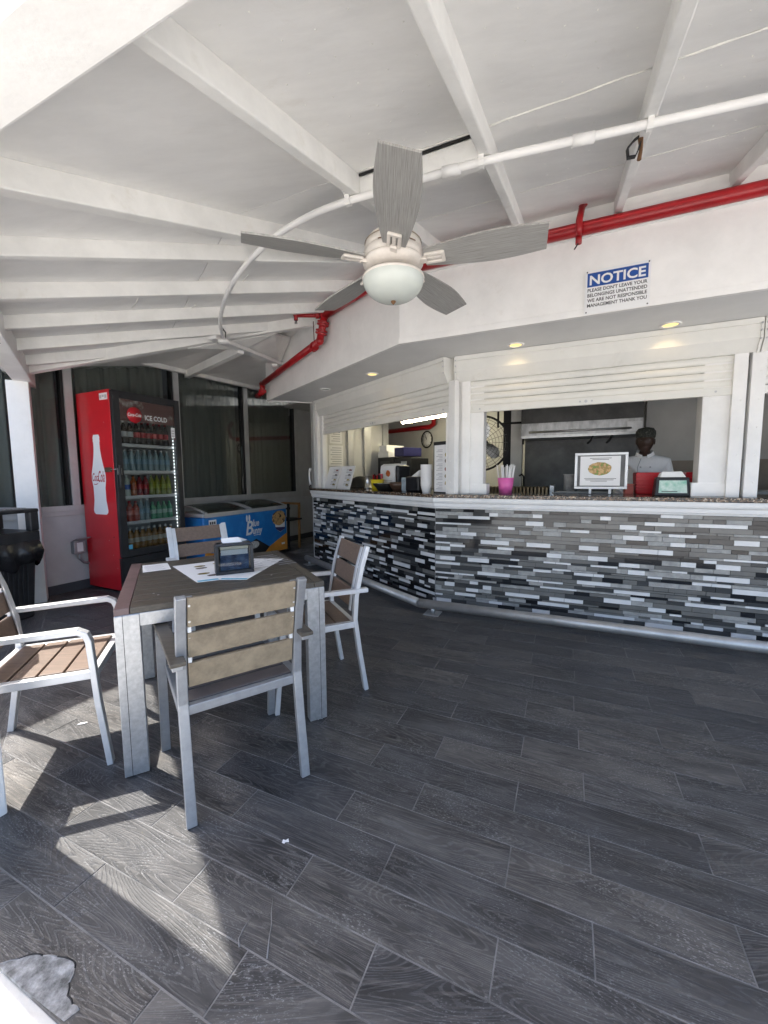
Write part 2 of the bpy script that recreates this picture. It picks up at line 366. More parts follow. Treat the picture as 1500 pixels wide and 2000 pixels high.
def add_tiles(f, rws, phs, ang, lim, halfs, length=.6096):
    for k in range(len(rws)-1):
        o1, o0 = rws[k]-.0023, rws[k+1]+.0023
        j0 = phs[k % len(phs)]; n0 = int((lim[0]-j0)/length)-1
        for j in range(n0, int((lim[1]-j0)/length)+2):
            s0, s1 = j0+j*length+.002, j0+(j+1)*length-.002
            P = [tuple(f(a, b, 0)[:2]) for a, b in ((s0, o0), (s1, o0), (s1, o1), (s0, o1))]
            a0 = polyarea(P)
            for h in halfs:
                P = clip(P, *h)
                if len(P) < 3: break
            if len(P) < 3 or polyarea(P) < .0006: continue
            c = (sum(p[0] for p in P)/len(P), sum(p[1] for p in P)/len(P))
            d = math.hypot(*c)
            q = V((*c, 0)) - V((0, 0, EYE)); zf = q.dot(F_)
            vis = zf > .2 and abs(q.dot(CX))/zf < .99 and -1.3 < q.dot(CU)/zf
            tiles.append((d if vis else d+50, P, ang, abs(polyarea(P)-a0) < 1e-5, f((s0+s1)/2, (o0+o1)/2, 0), (s1-s0, o1-o0), q.dot(CU)/zf if zf > .2 else -9))
hl = nL.dot(CC)
seam = (nL.x, nL.y, hl + 3.10)
# the counter stands on the floor: keep tiles outside it and on this side of the window wall
hwall = (-nW.x, -nW.y, -nW.dot(W0))
add_tiles(KR, rows, ph, math.degrees(AR), (-6, 3.2), [seam, hwall])
tl = []
for t in tiles:
    c = V((*[sum(p[i] for p in t[1])/len(t[1]) for i in (0, 1)], 0)) - CC
    if c.dot(nR) < -.1 and c.dot(nL) < -.1: continue
    tl.append(t)
tiles = tl
orow = [3.104+.158*k for k in range(6)][::-1]
add_tiles(KL, orow, [.1, .35, .2, .5, .3], math.degrees(AL), (-.9, 4.6), [(-nR.x, -nR.y, 99), (nR.x, nR.y, nR.dot(CC)+3.31), hwall])
tiles.sort(key=lambda t: t[0])
def tile_poly(mbx, P, m, z=0., ch=.0010, depth=.012):
    cx, cy = sum(p[0] for p in P)/len(P), sum(p[1] for p in P)/len(P)
    def ins(p):
        dx, dy = cx-p[0], cy-p[1]; l = math.hypot(dx, dy); return (p[0]+dx/l*ch*1.3, p[1]+dy/l*ch*1.3)
    lo = [mbx.bm.verts.new((p[0], p[1], z-depth)) for p in P]; mid = [mbx.bm.verts.new((p[0], p[1], z-ch*.6)) for p in P]; hi = [mbx.bm.verts.new((*ins(p), z)) for p in P]
    mbx.face(hi, m); n = len(P)
    for i in range(n):
        mbx.face([lo[i], lo[(i+1) % n], mid[(i+1) % n], mid[i]], m); mbx.face([mid[i], mid[(i+1) % n], hi[(i+1) % n], hi[i]], m)
shared = {}
far = MB(); nind = 0
for d, P, ang, full, c, sz, el in tiles:
    if d > 6.5 or nind >= 285:
        if d < 100: tile_poly(far, P, TILE)
        continue
    nind += 1
    key = (round(sz[0], 3), round(sz[1], 3)) if full else None
    if full and key in shared: me = shared[key]
    else:
        b = MB(); inv = Matrix.Rotation(-R_(ang), 2)
        Q = [tuple(inv @ V((p[0]-c.x, p[1]-c.y))) for p in P]
        tile_poly(b, Q, TILE)
        bmesh.ops.recalc_face_normals(b.bm, faces=b.bm.faces[:])
        me = bpy.data.meshes.new('tile'); b.bm.to_mesh(me); b.bm.free(); me.materials.append(TILE)
        if full: shared[key] = me
    o = bpy.data.objects.new('tile', me); COL.objects.link(o); o.parent = floor
    o.location = (c.x, c.y, random.uniform(-.0004, .0005)); o.rotation_euler = (0, 0, R_(ang))
tag(far.build('tile_field', floor), kind='stuff')
CRACKS = [[(-.347, 1.118), (-.340, 1.074), (-.331, 1.045), (-.329, 1.015), (-.321, .964)], [(-.399, 1.061), (-.409, 1.035), (-.413, 1.009), (-.404, .991)], [(-.606, 1.191), (-.599, 1.213), (-.590, 1.243)]]
# broken corner with bare mortar, bits of litter
P = [(-1.03, .955), (-.985, .968), (-.955, .978), (-.925, .974), (-.885, .972), (-.835, .962), (-.818, .945), (-.81, .915), (-.795, .89), (-.768, .872), (-.745, .862), (-.765, .842), (-.83, .868), (-.92, .905)]
b = MB()
b.prism(W, P, -.01, .0012, MORTAR)
for i in range(10):
    p, q = P[i], P[i+1]; b.tube([(p[0], p[1], .0005), ((p[0]+q[0])/2+.002, (p[1]+q[1])/2+.002, .001), (q[0], q[1], .0005)], .002, GAP if i % 3 else GROUT, 6)
b.build('mortar_patch', floor)
for cr_ in CRACKS:
    b = MB(); b.tube([(x, y, .0004) for x, y in cr_], [.0010]+[.0017]*(len(cr_)-2)+[.0026], GROUT, 6); b.build('crack_filler', floor)
b = MB(); b.prism(frame((-1.58, 2.0, 0), 20), [(-.022, -.004), (.0, -.008), (.024, -.002), (.02, .006), (-.01, .008)], .0015, .004, PAPER)
tag(b.build('paper_scrap'), 'small white paper scrap on the floor under the sunlit chair', 'litter')
for x, y, s_ in ((-.356, 1.31, 1.), (-.35, 2.03, 1.3)):
    b = MB(); f = frame((x, y, 0), 30)
    b.prism(f, [(-.012*s_, 0), (-.006*s_, -.008*s_), (.0, -.004*s_), (.01*s_, -.01*s_), (.012*s_, .004*s_), (.002*s_, .002*s_), (-.005*s_, .010*s_)], .001, .0026, PAPER)
    tag(b.build('white_droplet'), 'white splashed droplet dried on the dark tiles' if s_ == 1 else 'pale crumbled bit of mortar beside the table leg', 'stain' if s_ == 1 else 'debris')

# ================================================================ CANOPY ROOF
roof = thing('roof_canopy', 'white painted canopy roof with exposed rafters over the dark tiled terrace', 'roof', tuple(PRf(0, 1.4, 0)))
OE = 2.74; RS = .60; RW, RD = .046, .09
sR = [.347 + RS*k for k in range(8)]; sL = [-.03 + .57*k for k in range(3)]
S_END = 4.6
def hip2(o): return 1.52 + .37*o
def panel(fn, s0, s1, o0, o1, t0=.0, t1=.03):
    b = MB(); P = [s0(o0) if callable(s0) else s0, s1(o0) if callable(s1) else s1, s1(o1) if callable(s1) else s1, s0(o1) if callable(s0) else s0]
    b.hexa([fn(P[0], o0, t0), fn(P[1], o0, t0), fn(P[2], o1, t0), fn(P[3], o1, t0), fn(P[0], o0, t1), fn(P[1], o0, t1), fn(P[2], o1, t1), fn(P[3], o1, t1)], CEIL)
    return b.build('ceiling_panel', roof)
hip1 = lambda o: -T15*o
ed = [hip1] + sR + [S_END]
for i in range(len(ed)-1):
    for o0, o1 in ((-.02, 1.425), (1.43, OE)): panel(RR, ed[i], ed[i+1], o0, o1)
edl = [hip1] + sL + [hip2]
for i in range(len(edl)-1):
    for o0, o1 in ((-.02, 1.425), (1.43, OE)): panel(RL, edl[i], edl[i+1], o0, o1)
nail = MB()
for i in range(len(sR)-1):
    for o_ in [.12+.13*k for k in range(20)]:
        for q in range(1, 6):
            p = RR(sR[i]+RS*q/6+random.uniform(-.01, .01), o_+random.uniform(-.012, .012), -.0005)
            nail.lathe(lambda x, y, z: p+V((x, y, z)), [(.0032, .001), (.0022, -.0014), (0, -.0016)], SEAL, 5)
tag(nail.build('nail_heads', roof), kind='stuff')
# painted-over joints between the boards
for i, s_ in enumerate(sR[:-1]):
    b = MB(); j = [RR(s_+RW/2+(RS-RW)*t/8, 1.4275+random.uniform(-.004, .004), -.002) for t in range(9)]
    b.tube(j, [.0018+random.random()*.003 for _ in j], SEAL, 6); b.build('joint_bead', roof)
    b = MB(); j = [RR(s_+RW/2+(RS-RW)*t/8, .62+random.uniform(-.003, .003), -.002) for t in range(9)]
    b.tube(j, [.001+random.random()*.002 for _ in j], SEAL, 6); b.build('joint_bead', roof)
for s_, o_, l_ in ((.40, 1.1, .5), (.62, 1.75, .42), (1.0, 1.35, .45), (1.22, 1.9, .35)):
    b = MB(); b.tube([RL(s_+l_*t/6, o_+.05*t/6+random.uniform(-.004, .004), -.002) for t in range(7)], .004, SEAL, 6); b.build('joint_bead', roof)
for s_ in sR:
    b = MB(); b.box(lambda a, o, z: RR(s_+a, o, z), -RW/2, RW/2, .0, 2.60, -RD, 0.002, RAFT); b.build('rafter', roof, .006)
for s_ in sL:
    b = MB(); b.box(lambda a, o, z: RL(s_+a, o, z), -RW/2, RW/2, .0, 2.60, -RD, 0.002, RAFT); b.build('rafter', roof, .006)
for s_, o_ in ((1.68, .5), (2.22, 1.92)):
    b = MB(); b.box(lambda a, o, z: RL(s_+a, o, z), -RW/2, RW/2, o_, 2.60, -RD, .002, RAFT); b.build('rafter', roof, .006)
bis = (nR+nL).normalized()
def HIP(a, t, dz):
    side = V((-bis.y, bis.x, 0)); return PC + bis*t + side*a + V((0, 0, ZF - SL*t*math.cos(R_(15)) + dz))
b = MB(); b.box(HIP, -.035, .035, 0, 2.72, -RD-.02, 0, RAFT); b.build('hip_rafter', roof, .006)
# second hip towards the building
A2 = PLf(hip2(2.6), 2.6, 0); B2 = PLf(hip2(0), 0, 0); h2 = (B2-A2).normalized(); h2s = V((-h2.y, h2.x, 0)); h2l = (B2-A2).length
def HIP2(a, t, dz): return A2 + h2*t + h2s*a + V((0, 0, ZF - SL*2.6 + SL*2.6*t/h2l + dz))
b = MB(); b.box(HIP2, -.04, .04, -.1, h2l, -RD-.02, 0.004, RAFT); b.build('hip_rafter', roof, .006)
# third bay: low boards between the hip and the window wall
wt = 2.80
cA, cB, cC = HIP2(.0, -.05, .0), HIP2(.0, h2l, .0), PLf(3.1, .0, 2.93)
cD, cE = KW(5.4, .0, wt+.03), KW(-.1, .0, wt-.07)
for tri in ((cA, cB, cE), (cB, cC, cE), (cC, cD, cE)):
    b = MB(); up = V((0, 0, .03)); lo = [b.bm.verts.new(p) for p in tri]; hi = [b.bm.verts.new(p+up) for p in tri]
    b.face(lo[::-1], CEIL); b.face(hi, CEIL)
    for i in range(3): b.face([lo[i], lo[(i+1) % 3], hi[(i+1) % 3], hi[i]], CEIL)
    b.build('ceiling_panel', roof)
def bar(p, q, wd, dp, m, name, par, bev=.004):
    p, q = V(p), V(q); t = (q-p).normalized(); s_ = t.cross(V((0, 0, 1))).normalized(); u = s_.cross(t)
    b = MB(); b.hexa([p-s_*wd/2-u*dp, q-s_*wd/2-u*dp, q+s_*wd/2-u*dp, p+s_*wd/2-u*dp, p-s_*wd/2, q-s_*wd/2, q+s_*wd/2, p+s_*wd/2], m)
    return b.build(name, par, bev)
def lerp(a, b, t): return V(a)*(1-t)+V(b)*t
t0_, t1_ = V((-1.72, 4.22, 2.69)), PLf(2.55, .0, 2.76)
bar(t0_, t1_, .11, .04, RAFT, 'tie_board', roof)
bar(lerp(cE, cD, .33), lerp(t0_, t1_, .36)+V((0, 0, .03)), .07, .10, RAFT, 'rafter', roof)
bar(lerp(cE, cD, .72), lerp(t0_, t1_, .88)+V((0, 0, .03)), .07, .10, RAFT, 'rafter', roof)
ta_, tb2, q0, q1, q2 = lerp(t0_, t1_, .40), lerp(t0_, t1_, .97), HIP2(.03, h2l*.52, -.10), HIP2(.03, h2l*.84, -.10), PLf(2.2, .012, 3.0)
for tri in ((ta_, q1, q0), (ta_, tb2, q2, q1)):
    b = MB(); off = (tri[1]-tri[0]).cross(tri[2]-tri[0]).normalized()*.015
    lo = [b.bm.verts.new(p) for p in tri]; hi = [b.bm.verts.new(p+off) for p in tri]; n = len(tri)
    b.face(lo[::-1], RAFT); b.face(hi, RAFT)
    for i in range(n): b.face([lo[i], lo[(i+1) % n], hi[(i+1) % n], hi[i]], RAFT)
    b.build('infill_panel', roof)
bar(lerp(cE, cD, .0)+nW*.05, lerp(cE, cD, .995)+nW*.05, .05, .06, RAFT, 'wall_plate', roof)
# perimeter beams and posts
BI, BO, BZ = 2.55, 2.70, 2.215
b = MB(); b.prism(PRf, [(-T15*BI, BI), (S_END, BI), (S_END, BO), (-T15*BO, BO)], BZ, ZF-SL*BI-.003, WHITE); b.build('beam', roof, .008)
b = MB(); b.prism(PLf, [(-T15*BI-.001, BI), (3.05, BI), (3.05, BO), (-T15*BO-.001, BO)], BZ, ZF-SL*BI-.003, WHITE); b.build('beam', roof, .008)
b = MB(); b.box(frame((-1.55, 1.405, 0), -24.3), -.075, .075, -.185, .075, -.002, BZ+.002, WHITE); b.build('post', roof, .006)
b = MB(); b.box(frame((-3.60, 4.10, 0), 125.7), -.085, .085, -.085, .085, -.002, BZ+.002, WHITE); b.build('post', roof, .006)
b = MB(); b.box(frame(tuple(PRf(4.2, 2.62, 0)), -24.3), -.075, .075, -.075, .075, -.002, BZ+.002, WHITE); b.build('post', roof, .006)
# roof covering above everything
b = MB()
b.hexa([RR(hip1(-.1), -.1, .05), RR(S_END, -.1, .05), RR(S_END, OE+.02, .05), RR(hip1(OE+.02), OE+.02, .05), RR(hip1(-.1), -.1, .10), RR(S_END, -.1, .10), RR(S_END, OE+.02, .10), RR(hip1(OE+.02), OE+.02, .10)], WHITE)
b.hexa([RL(hip1(-.1), -.1, .05), RL(4.3, -.1, .05), RL(3.05, OE+.02, .05), RL(hip1(OE+.02), OE+.02, .05), RL(hip1(-.1), -.1, .10), RL(4.3, -.1, .10), RL(3.05, OE+.02, .10), RL(hip1(OE+.02), OE+.02, .10)], WHITE)
b.build('roofing', roof)
b = MB(); b.prism(W, [tuple(PRf(S_END, -.0, 0)[:2]), tuple(PRf(S_END, -7, 0)[:2]), tuple(PRf(-3.6, -7.5, 0)[:2]), tuple(KW(6.6, -.3, 0)[:2]), tuple(KW(.6, -.3, 0)[:2]), tuple(PLf(2.6, 1.2, 0)[:2]), tuple(PLf(1.5, .05, 0)[:2]), tuple(PRf(0, -.0, 0)[:2])], 3.16, 3.24, WHITE); b.build('roofing', roof)
b = MB(); b.prism(PRf, [(-T15*2.765, 2.765), (S_END, 2.765), (S_END, 2.787), (-T15*2.787, 2.787)], 2.30, 2.44, WHITE); b.build('eave_board', roof, .004)
b = MB(); b.prism(PLf, [(-T15*2.765, 2.765), (3.05, 2.765), (3.05, 2.787), (-T15*2.787, 2.787)], 2.325, 2.44, WHITE); b.build('eave_board', roof, .004)
for fn_, s_, o_, z_ in ((PRf, -.22, 2.60, BZ-.001), (PRf, .02, 2.66, BZ-.001), (PRf, .62, 2.58, BZ-.001), (PLf, 1.2, 2.6, BZ-.001)):
    b = MB(); b.lathe(lambda x, y, z: fn_(s_+x*1.6, o_+y, z_-z), [(.009, 0), (.006, .0012), (0, .0016)], RUST, 9); b.build('rusty_nail', roof)
# mounting board for the ceiling fan between two rafters
b = MB(); b.box(RR, sR[0]+RW/2, sR[1]-RW/2, 1.27, 1.405, -.095, -.012, RAFT); b.build('fan_board', roof, .005)
b = MB(); b.box(RR, sR[0]+RW/2, sR[1]-RW/2, 1.4055, 1.412, -.012, -.001, GAP); b.build('board_gap', roof)

# ================================================================ KIOSK
kiosk = thing('snack_kiosk', 'white snack kiosk with mosaic tiled counter and deep fascia under the canopy', 'kiosk', tuple(KR(1.2, -1, 0)))
RE, LE = 4.2, 2.66
FT = ZF + .05
OF = .5455
def mit(o): return -T15*o
b = MB()
b.prism(KR, [(mit(OF), OF), (RE, OF), (RE, OF-.04), (mit(OF-.04), OF-.04)], 2.40, FT, WHITE); b.build('fascia', kiosk)
b = MB(); b.prism(KL, [(mit(OF), OF), (2.95, OF), (2.95, OF-.04), (mit(OF-.04), OF-.04)], 2.40, FT, WHITE); b.build('fascia', kiosk)
b = MB(); b.prism(KR, [(mit(OF+.008), OF+.008), (RE, OF+.008), (RE, OF-.03), (mit(OF-.03), OF-.03)], 2.352, 2.399, WHITE); b.build('fascia_trim', kiosk, .003)
b = MB(); b.prism(KL, [(mit(OF+.008), OF+.008), (2.955, OF+.008), (2.955, OF-.03), (mit(OF-.03), OF-.03)], 2.352, 2.399, WHITE); b.build('fascia_trim', kiosk, .003)
b = MB(); b.prism(KL, [(2.951, OF), (2.99, OF), (2.78, -.2), (2.741, -.2)], 2.352, FT, WHITE); b.build('fascia_return', kiosk)
b = MB(); b.prism(KR, [(mit(OF-.042), OF-.042), (RE, OF-.042), (RE, -.35), (mit(-.35), -.35)], 2.362, 2.39, SOFF); b.build('soffit', kiosk)
b = MB(); b.prism(KL, [(mit(OF-.042), OF-.042), (2.94, OF-.042), (2.74, -.35), (mit(-.35), -.35)], 2.362, 2.39, SOFF); b.build('soffit', kiosk)
# ledger under the ceiling
b = MB(); b.box(KR, .0, RE, OF+.002, OF+.03, 2.86, 2.985, WHITE); b.build('ledger_board', kiosk)
# counter wall, countertop, trim
MGR = mat('mosaic_grout', (.06, .06, .062), .9)
cw = MB(); cw.prism(KR, [(mit(-.012), -.012), (RE, -.012), (RE, -.16), (mit(-.16), -.16)], 0, 1.05, MGR)
cw.prism(KL, [(mit(-.012), -.012), (LE, -.012), (LE, -.16), (mit(-.16), -.16)], 0, 1.05, MGR)
cwall = cw.build('counter_wall', kiosk)
b = MB()
b.prism(KR, [(mit(.045), .045), (RE, .045), (RE, -.62), (mit(-.62), -.62)], 1.055, 1.088, GRAN)
b.prism(KL, [(mit(.045), .045), (LE+.06, .045), (LE+.06, -.62), (mit(-.62), -.62)], 1.055, 1.088, GRAN); b.build('granite_top', kiosk, .004)
TRIM = [(-.005, .952), (.012, .952), (.016, .965), (.022, .972), (.024, 1.0), (.036, 1.012), (.040, 1.026), (.040, 1.053), (-.005, 1.053)]
for fn, e in ((KR, RE), (KL, LE+.03)):
    b = MB(); n = len(TRIM)
    lo = [b.bm.verts.new(fn(mit(o), o, z)) for o, z in TRIM]; hi = [b.bm.verts.new(fn(e, o, z)) for o, z in TRIM]
    b.face(lo[::-1], WHITE); b.face(hi, WHITE)
    for i in range(n): b.face([lo[i], lo[(i+1) % n], hi[(i+1) % n], hi[i]], WHITE)
    b.build('counter_trim', kiosk)
b = MB(); b.prism(KR, [(mit(.004), .004), (RE, .004), (RE, -.012), (mit(-.012), -.012)], 0, .03, BLKM); b.prism(KL, [(mit(.004), .004), (LE, .004), (LE, -.012), (mit(-.012), -.012)], 0, .03, BLKM); b.build('counter_base', kiosk)
# mosaic: interlocking strips of glass and stone
mos = []
def mosaic(fn, e, wts, seed):
    rnd = random.Random(seed); z = .034; k = 0; prev = []
    while z < .945:
        h = [.040, .026, .018, .040, .018, .034][k % 6] if rnd.random() < .8 else .030
        h = min(h, .949-z)
        if h < .008: break
        s_ = -rnd.random()*.12; cur = []
        while s_ < e:
            long = rnd.random() < .33
            l = rnd.choice([.295, .255, .20]) if long else rnd.choice([.148, .12, .10, .08, .148])
            a, c = max(s_, .0012), min(s_+l, e)
            if c-a > .012:
                if h < .017: m = rnd.choices(range(5), [wts[0]*1.3, wts[1], wts[2], wts[3], wts[4]])[0]
                else: m = rnd.choices(range(5), wts)[0]
                if m == 0 and (any(min(c, q)-max(a, p) > .02 for p, q in prev) or (cur and abs(cur[-1][1]-a) < .004 and rnd.random() < .6)): m = rnd.choices((1, 2, 3, 4), [x+.01 for x in wts[1:]])[0]
                if m == 0: cur.append((a, c))
                mos.append((fn, a+.0013, c-.0013, z+.0013, z+h-.0013, m, rnd.uniform(0, .006)))
            s_ += l
        z += h; k += 1; prev = cur
mosaic(KR, 3.0, (34, 17, 28, 24, 11), 11); mosaic(KL, LE, (48, 6, 12, 20, 28), 23)
def sz_in_view(t):
    p = t[0]((t[1]+t[2])/2, 0, (t[3]+t[4])/2); d = (p - V((0, 0, EYE))).length
    q = p - V((0, 0, EYE)); zf = q.dot(F_)
    inv = abs(q.dot(CX)/zf) < .93
    dirv = (dR if t[0] is KR else dL); vd = q.normalized(); fs = math.sqrt(max(0, 1-vd.dot(dirv)**2))
    return (t[2]-t[1])*fs*(t[4]-t[3])/d**2*(1 if inv else .01)
mos.sort(key=sz_in_view, reverse=True)
rest = MB(); cnt = 0
for fn, a, c, z0, z1, m, pr in mos:
    if cnt < 290:
        b = MB(); b.box(fn, a, c, -.014, .0+pr, z0, z1, MOS[m]); b.build('mosaic_tile', cwall); cnt += 1
    else: rest.box(fn, a, c, -.014, .0+pr, z0, z1, MOS[m])
tag(rest.build('mosaic_field', cwall), kind='stuff')
b = MB(); b.box(lambda a, o, z: KR(a, o, z), -.003, .0008, -.012, .0035, .03, .952, GROUT); b.build('corner_strip', cwall)
# jambs (square posts on the counter) and interior shell
def post(fn, s0, s1, o0, o1, z0, z1, name, m=WHITE, bev=.004):
    b = MB(); b.box(fn, s0, s1, o0, o1, z0, z1, m); return b.build(name, kiosk, bev)
post(KR, .302, .428, -.26, -.115, 1.088, 2.362, 'jamb'); post(KR, .298, .462, -.285, -.108, 1.0885, 1.185, 'jamb_base')
post(KR, 2.075, 2.246, -.27, -.115, 1.088, 2.362, 'jamb'); post(KR, 2.035, 2.25, -.29, -.107, 1.0885, 1.195, 'jamb_base')
post(KR, .07, .2235, -.33, -.10, 1.0882, 2.361, 'jamb')
post(KL, 2.60, 2.66, -.22, -.05, 1.088, 2.362, 'jamb')
post(KR, 3.4, 3.9, -.26, -.1, 1.088, 2.362, 'jamb')
shell = MB()
BW, CW = -2.3, -2.6
# meeting point of the two back walls
import mathutils
def meet():
    p = KR(0, BW, 0); q = KL(0, CW, 0); a, b_, c, d = dR.x, -dL.x, dR.y, -dL.y; e, f = q.x-p.x, q.y-p.y
    det = a*d-b_*c; return (e*d-b_*f)/det
sm = meet(); crn = KR(sm, BW, 0)
slm = (crn - CC).dot(dL)
for nm, f, a0, a1, o0, o1, z0, z1, m in (('interior_wall', KR, sm, RE, BW-.1, BW, 0, 2.6, KWALL), ('interior_wall', KL, slm, 6.2, CW-.1, CW, 0, 2.6, KWALL),
        ('interior_wall', KR, RE, RE+.1, BW, .0, 0, 2.6, KWALL)):
    b = MB(); b.box(f, a0, a1, o0, o1, z0, z1, m); b.build(nm, kiosk)
b = MB(); b.prism(KL, [(2.90, -.17), (2.96, -.17), (2.96, -1.55), (2.90, -1.55)], 0, 2.6, KWALL); b.build('end_wall', kiosk)
b = MB(); b.prism(KL, [(2.67, -.03), (2.90, -.10), (2.90, -.17), (2.67, -.10)], 0, 2.36, KWALL); b.build('end_wall', kiosk)
b = MB(); b.prism(KR, [(mit(-.36), -.36), (RE, -.36), (RE, BW-.1), (sm-.2, BW-.1)], 2.56, 2.6, KWALL); b.prism(KL, [(mit(-.36), -.36), (6, -.36), (6, CW-.1), (slm, CW-.1)], 2.56, 2.598, KWALL); b.build('interior_ceiling', kiosk)
b = MB(); b.box(KR, 2.05, RE-.01, BW+.001, BW+.014, 0, 1.42, TAN); b.build('tan_wainscot', kiosk)
b = MB(); b.box(KR, 2.02, 2.06, BW+.001, BW+.09, 0, 2.55, KWALL); b.build('corner_trim', kiosk); b = MB(); b.box(KR, 1.965, 1.995, BW+.001, BW+.06, .9, 2.55, TAN); b.build('corner_trim', kiosk)
b = MB(); b.box(KL, 2.86, 2.899, -.84, -.74, 0, 2.5, FRAME); b.box(KL, 2.85, 2.899, -1.18, -1.05, 0, 2.5, FRAME); b.box(KL, 2.86, 2.899, -1.55, -1.44, 0, 2.5, FRAME); b.build('door_frame', kiosk)
b = MB(); b.box(KL, 2.885, 2.898, -.30, -.18, 1.0, 2.2, GLASSK); b.build('side_pane', kiosk)
b = MB(); b.box(KR, .46, .60, -1.98, -1.84, 0, 2.55, KWALL); b.build('column', kiosk)

# roller shutters
def shutter(fn, s0, s1, zb, label, hs0, hs1, tilt=0):
    t = thing('roller_shutter', label, 'shutter', tuple(fn((s0+s1)/2, -.06, 1.09)), 'half raised roller shutters')
    HP = [(-.30, 2.36), (-.035, 2.36), (-.035, 2.225), (-.085, 2.135), (-.30, 2.135)]
    b = MB(); b.profile(fn, HP, hs0, hs1, SHUT); h = b.build('housing', t, .004)
    b = MB(); b.box(fn, hs0, hs1, -.034, -.022, 2.318, 2.357, SHUT); b.build('housing_flange', h)
    for e, d in ((hs0, 1), (hs1, -1)):
        b = MB(); b.profile(fn, [(-.30, 2.352), (-.026, 2.352), (-.026, 2.22), (-.078, 2.128), (-.30, 2.128)], e-.004*d, e+.012*d, SHUT)
        for o, z in ((-.022, 2.32), (-.022, 2.27), (-.03, 2.215)): b.tube([fn(e+.008*d, o-.01, z), fn(e+.008*d, o+.004, z)], .006, STEEL, 8)
        b.build('end_plate', h)
    z = 2.14; k = 0
    while z > zb + .075:
        z0 = max(z-.0585, zb+.06); pr = []
        for i in range(7):
            a = i/6; pr.append((-.118 + .011*math.sin(math.pi*a)**.7, z0+.003+(z-z0-.004)*a))
        pr += [(-.128, z), (-.128, z0+.003)]
        b = MB(); b.profile(fn, pr, s0, s1, SHUT); b.build('slat', t); z = z0
    b = MB(); b.box(fn, s0, s1, -.135, -.10, zb, zb+.06, SHUT); bb = b.build('bottom_bar', t, .003)
    mid = (s0+s1)/2
    b = MB(); b.tube([fn(mid, -.102, zb+.03), fn(mid, -.094, zb+.03)], .012, STEEL, 12)
    for q in (-.045, .045, s0-mid+.09, s1-mid-.1): b.tube([fn(mid+q, -.102, zb+.03), fn(mid+q, -.097, zb+.03)], .008, STEEL, 10)
    b.build('lock', bb)
    for q0, q1 in ((s0-.078, s0+.004), (s1-.004, s1+.078)):
        b = MB(); b.box(fn, q0, q1, -.14, -.085, 1.0885, 2.14, WHITE)
        for i in range(5): b.tube([fn((q0+q1)/2+.012, -.086, 1.2+i*.2), fn((q0+q1)/2+.012, -.081, 1.2+i*.2)], .006, WHITE, 8)
        b.build('guide_rail', t, .003)
shutter(KR, .302, 2.247, 1.848, 'long cream roller shutter half raised over the serving window with the cook', .17, 2.375)
shutter(KR, 2.425, 3.4, 1.84, 'cream roller shutter in the end bay past the thick white pillar', 2.39, 3.5)
shutter(KL, -.085, 2.50, 1.865, 'cream roller shutter half raised over the window with the wall clock', -.075, 2.60)

# downlights in the soffit
LAMP = mat('lamp_glow', (1., .70, .22), .4, emit=.34)
for fn, s_, o_, on, lab in ((KL, .842, .15, 1, 'lit warm downlight in the soffit above the window with the clock'), (KR, .72, .075, 1, 'lit warm downlight in the soffit above the straw cup'), (KR, 1.81, .07, 1, 'lit warm downlight in the soffit above the cook'), (KL, 1.81, .21, 0, 'unlit white downlight in the soffit near the kiosk end')):
    t = thing('downlight', lab, 'light', tuple(fn(s_, o_, 2.35)), 'soffit downlights')
    f = lambda x, y, z, fn=fn, s_=s_, o_=o_: fn(s_+x, o_+y, z)
    MB().lathe(f, [(.048, 2.361), (.05, 2.354), (.066, 2.352), (.070, 2.358), (.070, 2.3615)], WHITE, 28).build('ring', t)
    MB().lathe(f, [(0, 2.3555), (.03, 2.355), (.05, 2.359)], LAMP if on else BOWL, 24).build('lens', t)
    if on:
        ld = bpy.data.lights.new('downlight_lamp', 'SPOT'); ld.energy = .3; ld.color = (1, .72, .36); ld.spot_size = R_(120); ld.shadow_soft_size = .04
        lo = bpy.data.objects.new('lamp', ld); COL.objects.link(lo); lo.location = fn(s_, o_, 2.345); lo.parent = t; lo.matrix_parent_inverse = t.matrix_basis.inverted()

# foot rail
rail = thing('foot_rail', 'grey steel pipe foot rail low along the mosaic counter', 'rail', tuple(KR(1, .27, 0)))
b = MB(); ro, rz = .27, .085
b.tube([KR(RE-.1, ro, rz), KR(2, ro, rz), KR(mit(ro), ro, rz)], .041, PIPE, 16); b.build('pipe', rail)
b = MB(); b.tube([KL(mit(ro), ro, rz), KL(1.2, ro-.03, rz), KL(2.5, ro-.06, rz)], .040, PIPE, 16); b.build('pipe', rail)
for fn, s_, o_ in ((KR, .06, ro), (KL, 2.40, ro-.06), (KR, 3.6, ro)):
    b = MB(); b.box(fn, s_-.07, s_+.07, o_-.07, o_+.07, .0008, .008, PIPE); b.tube([fn(s_, o_, .008), fn(s_, o_, rz-.03)], .022, PIPE, 12); b.build('bracket', rail)

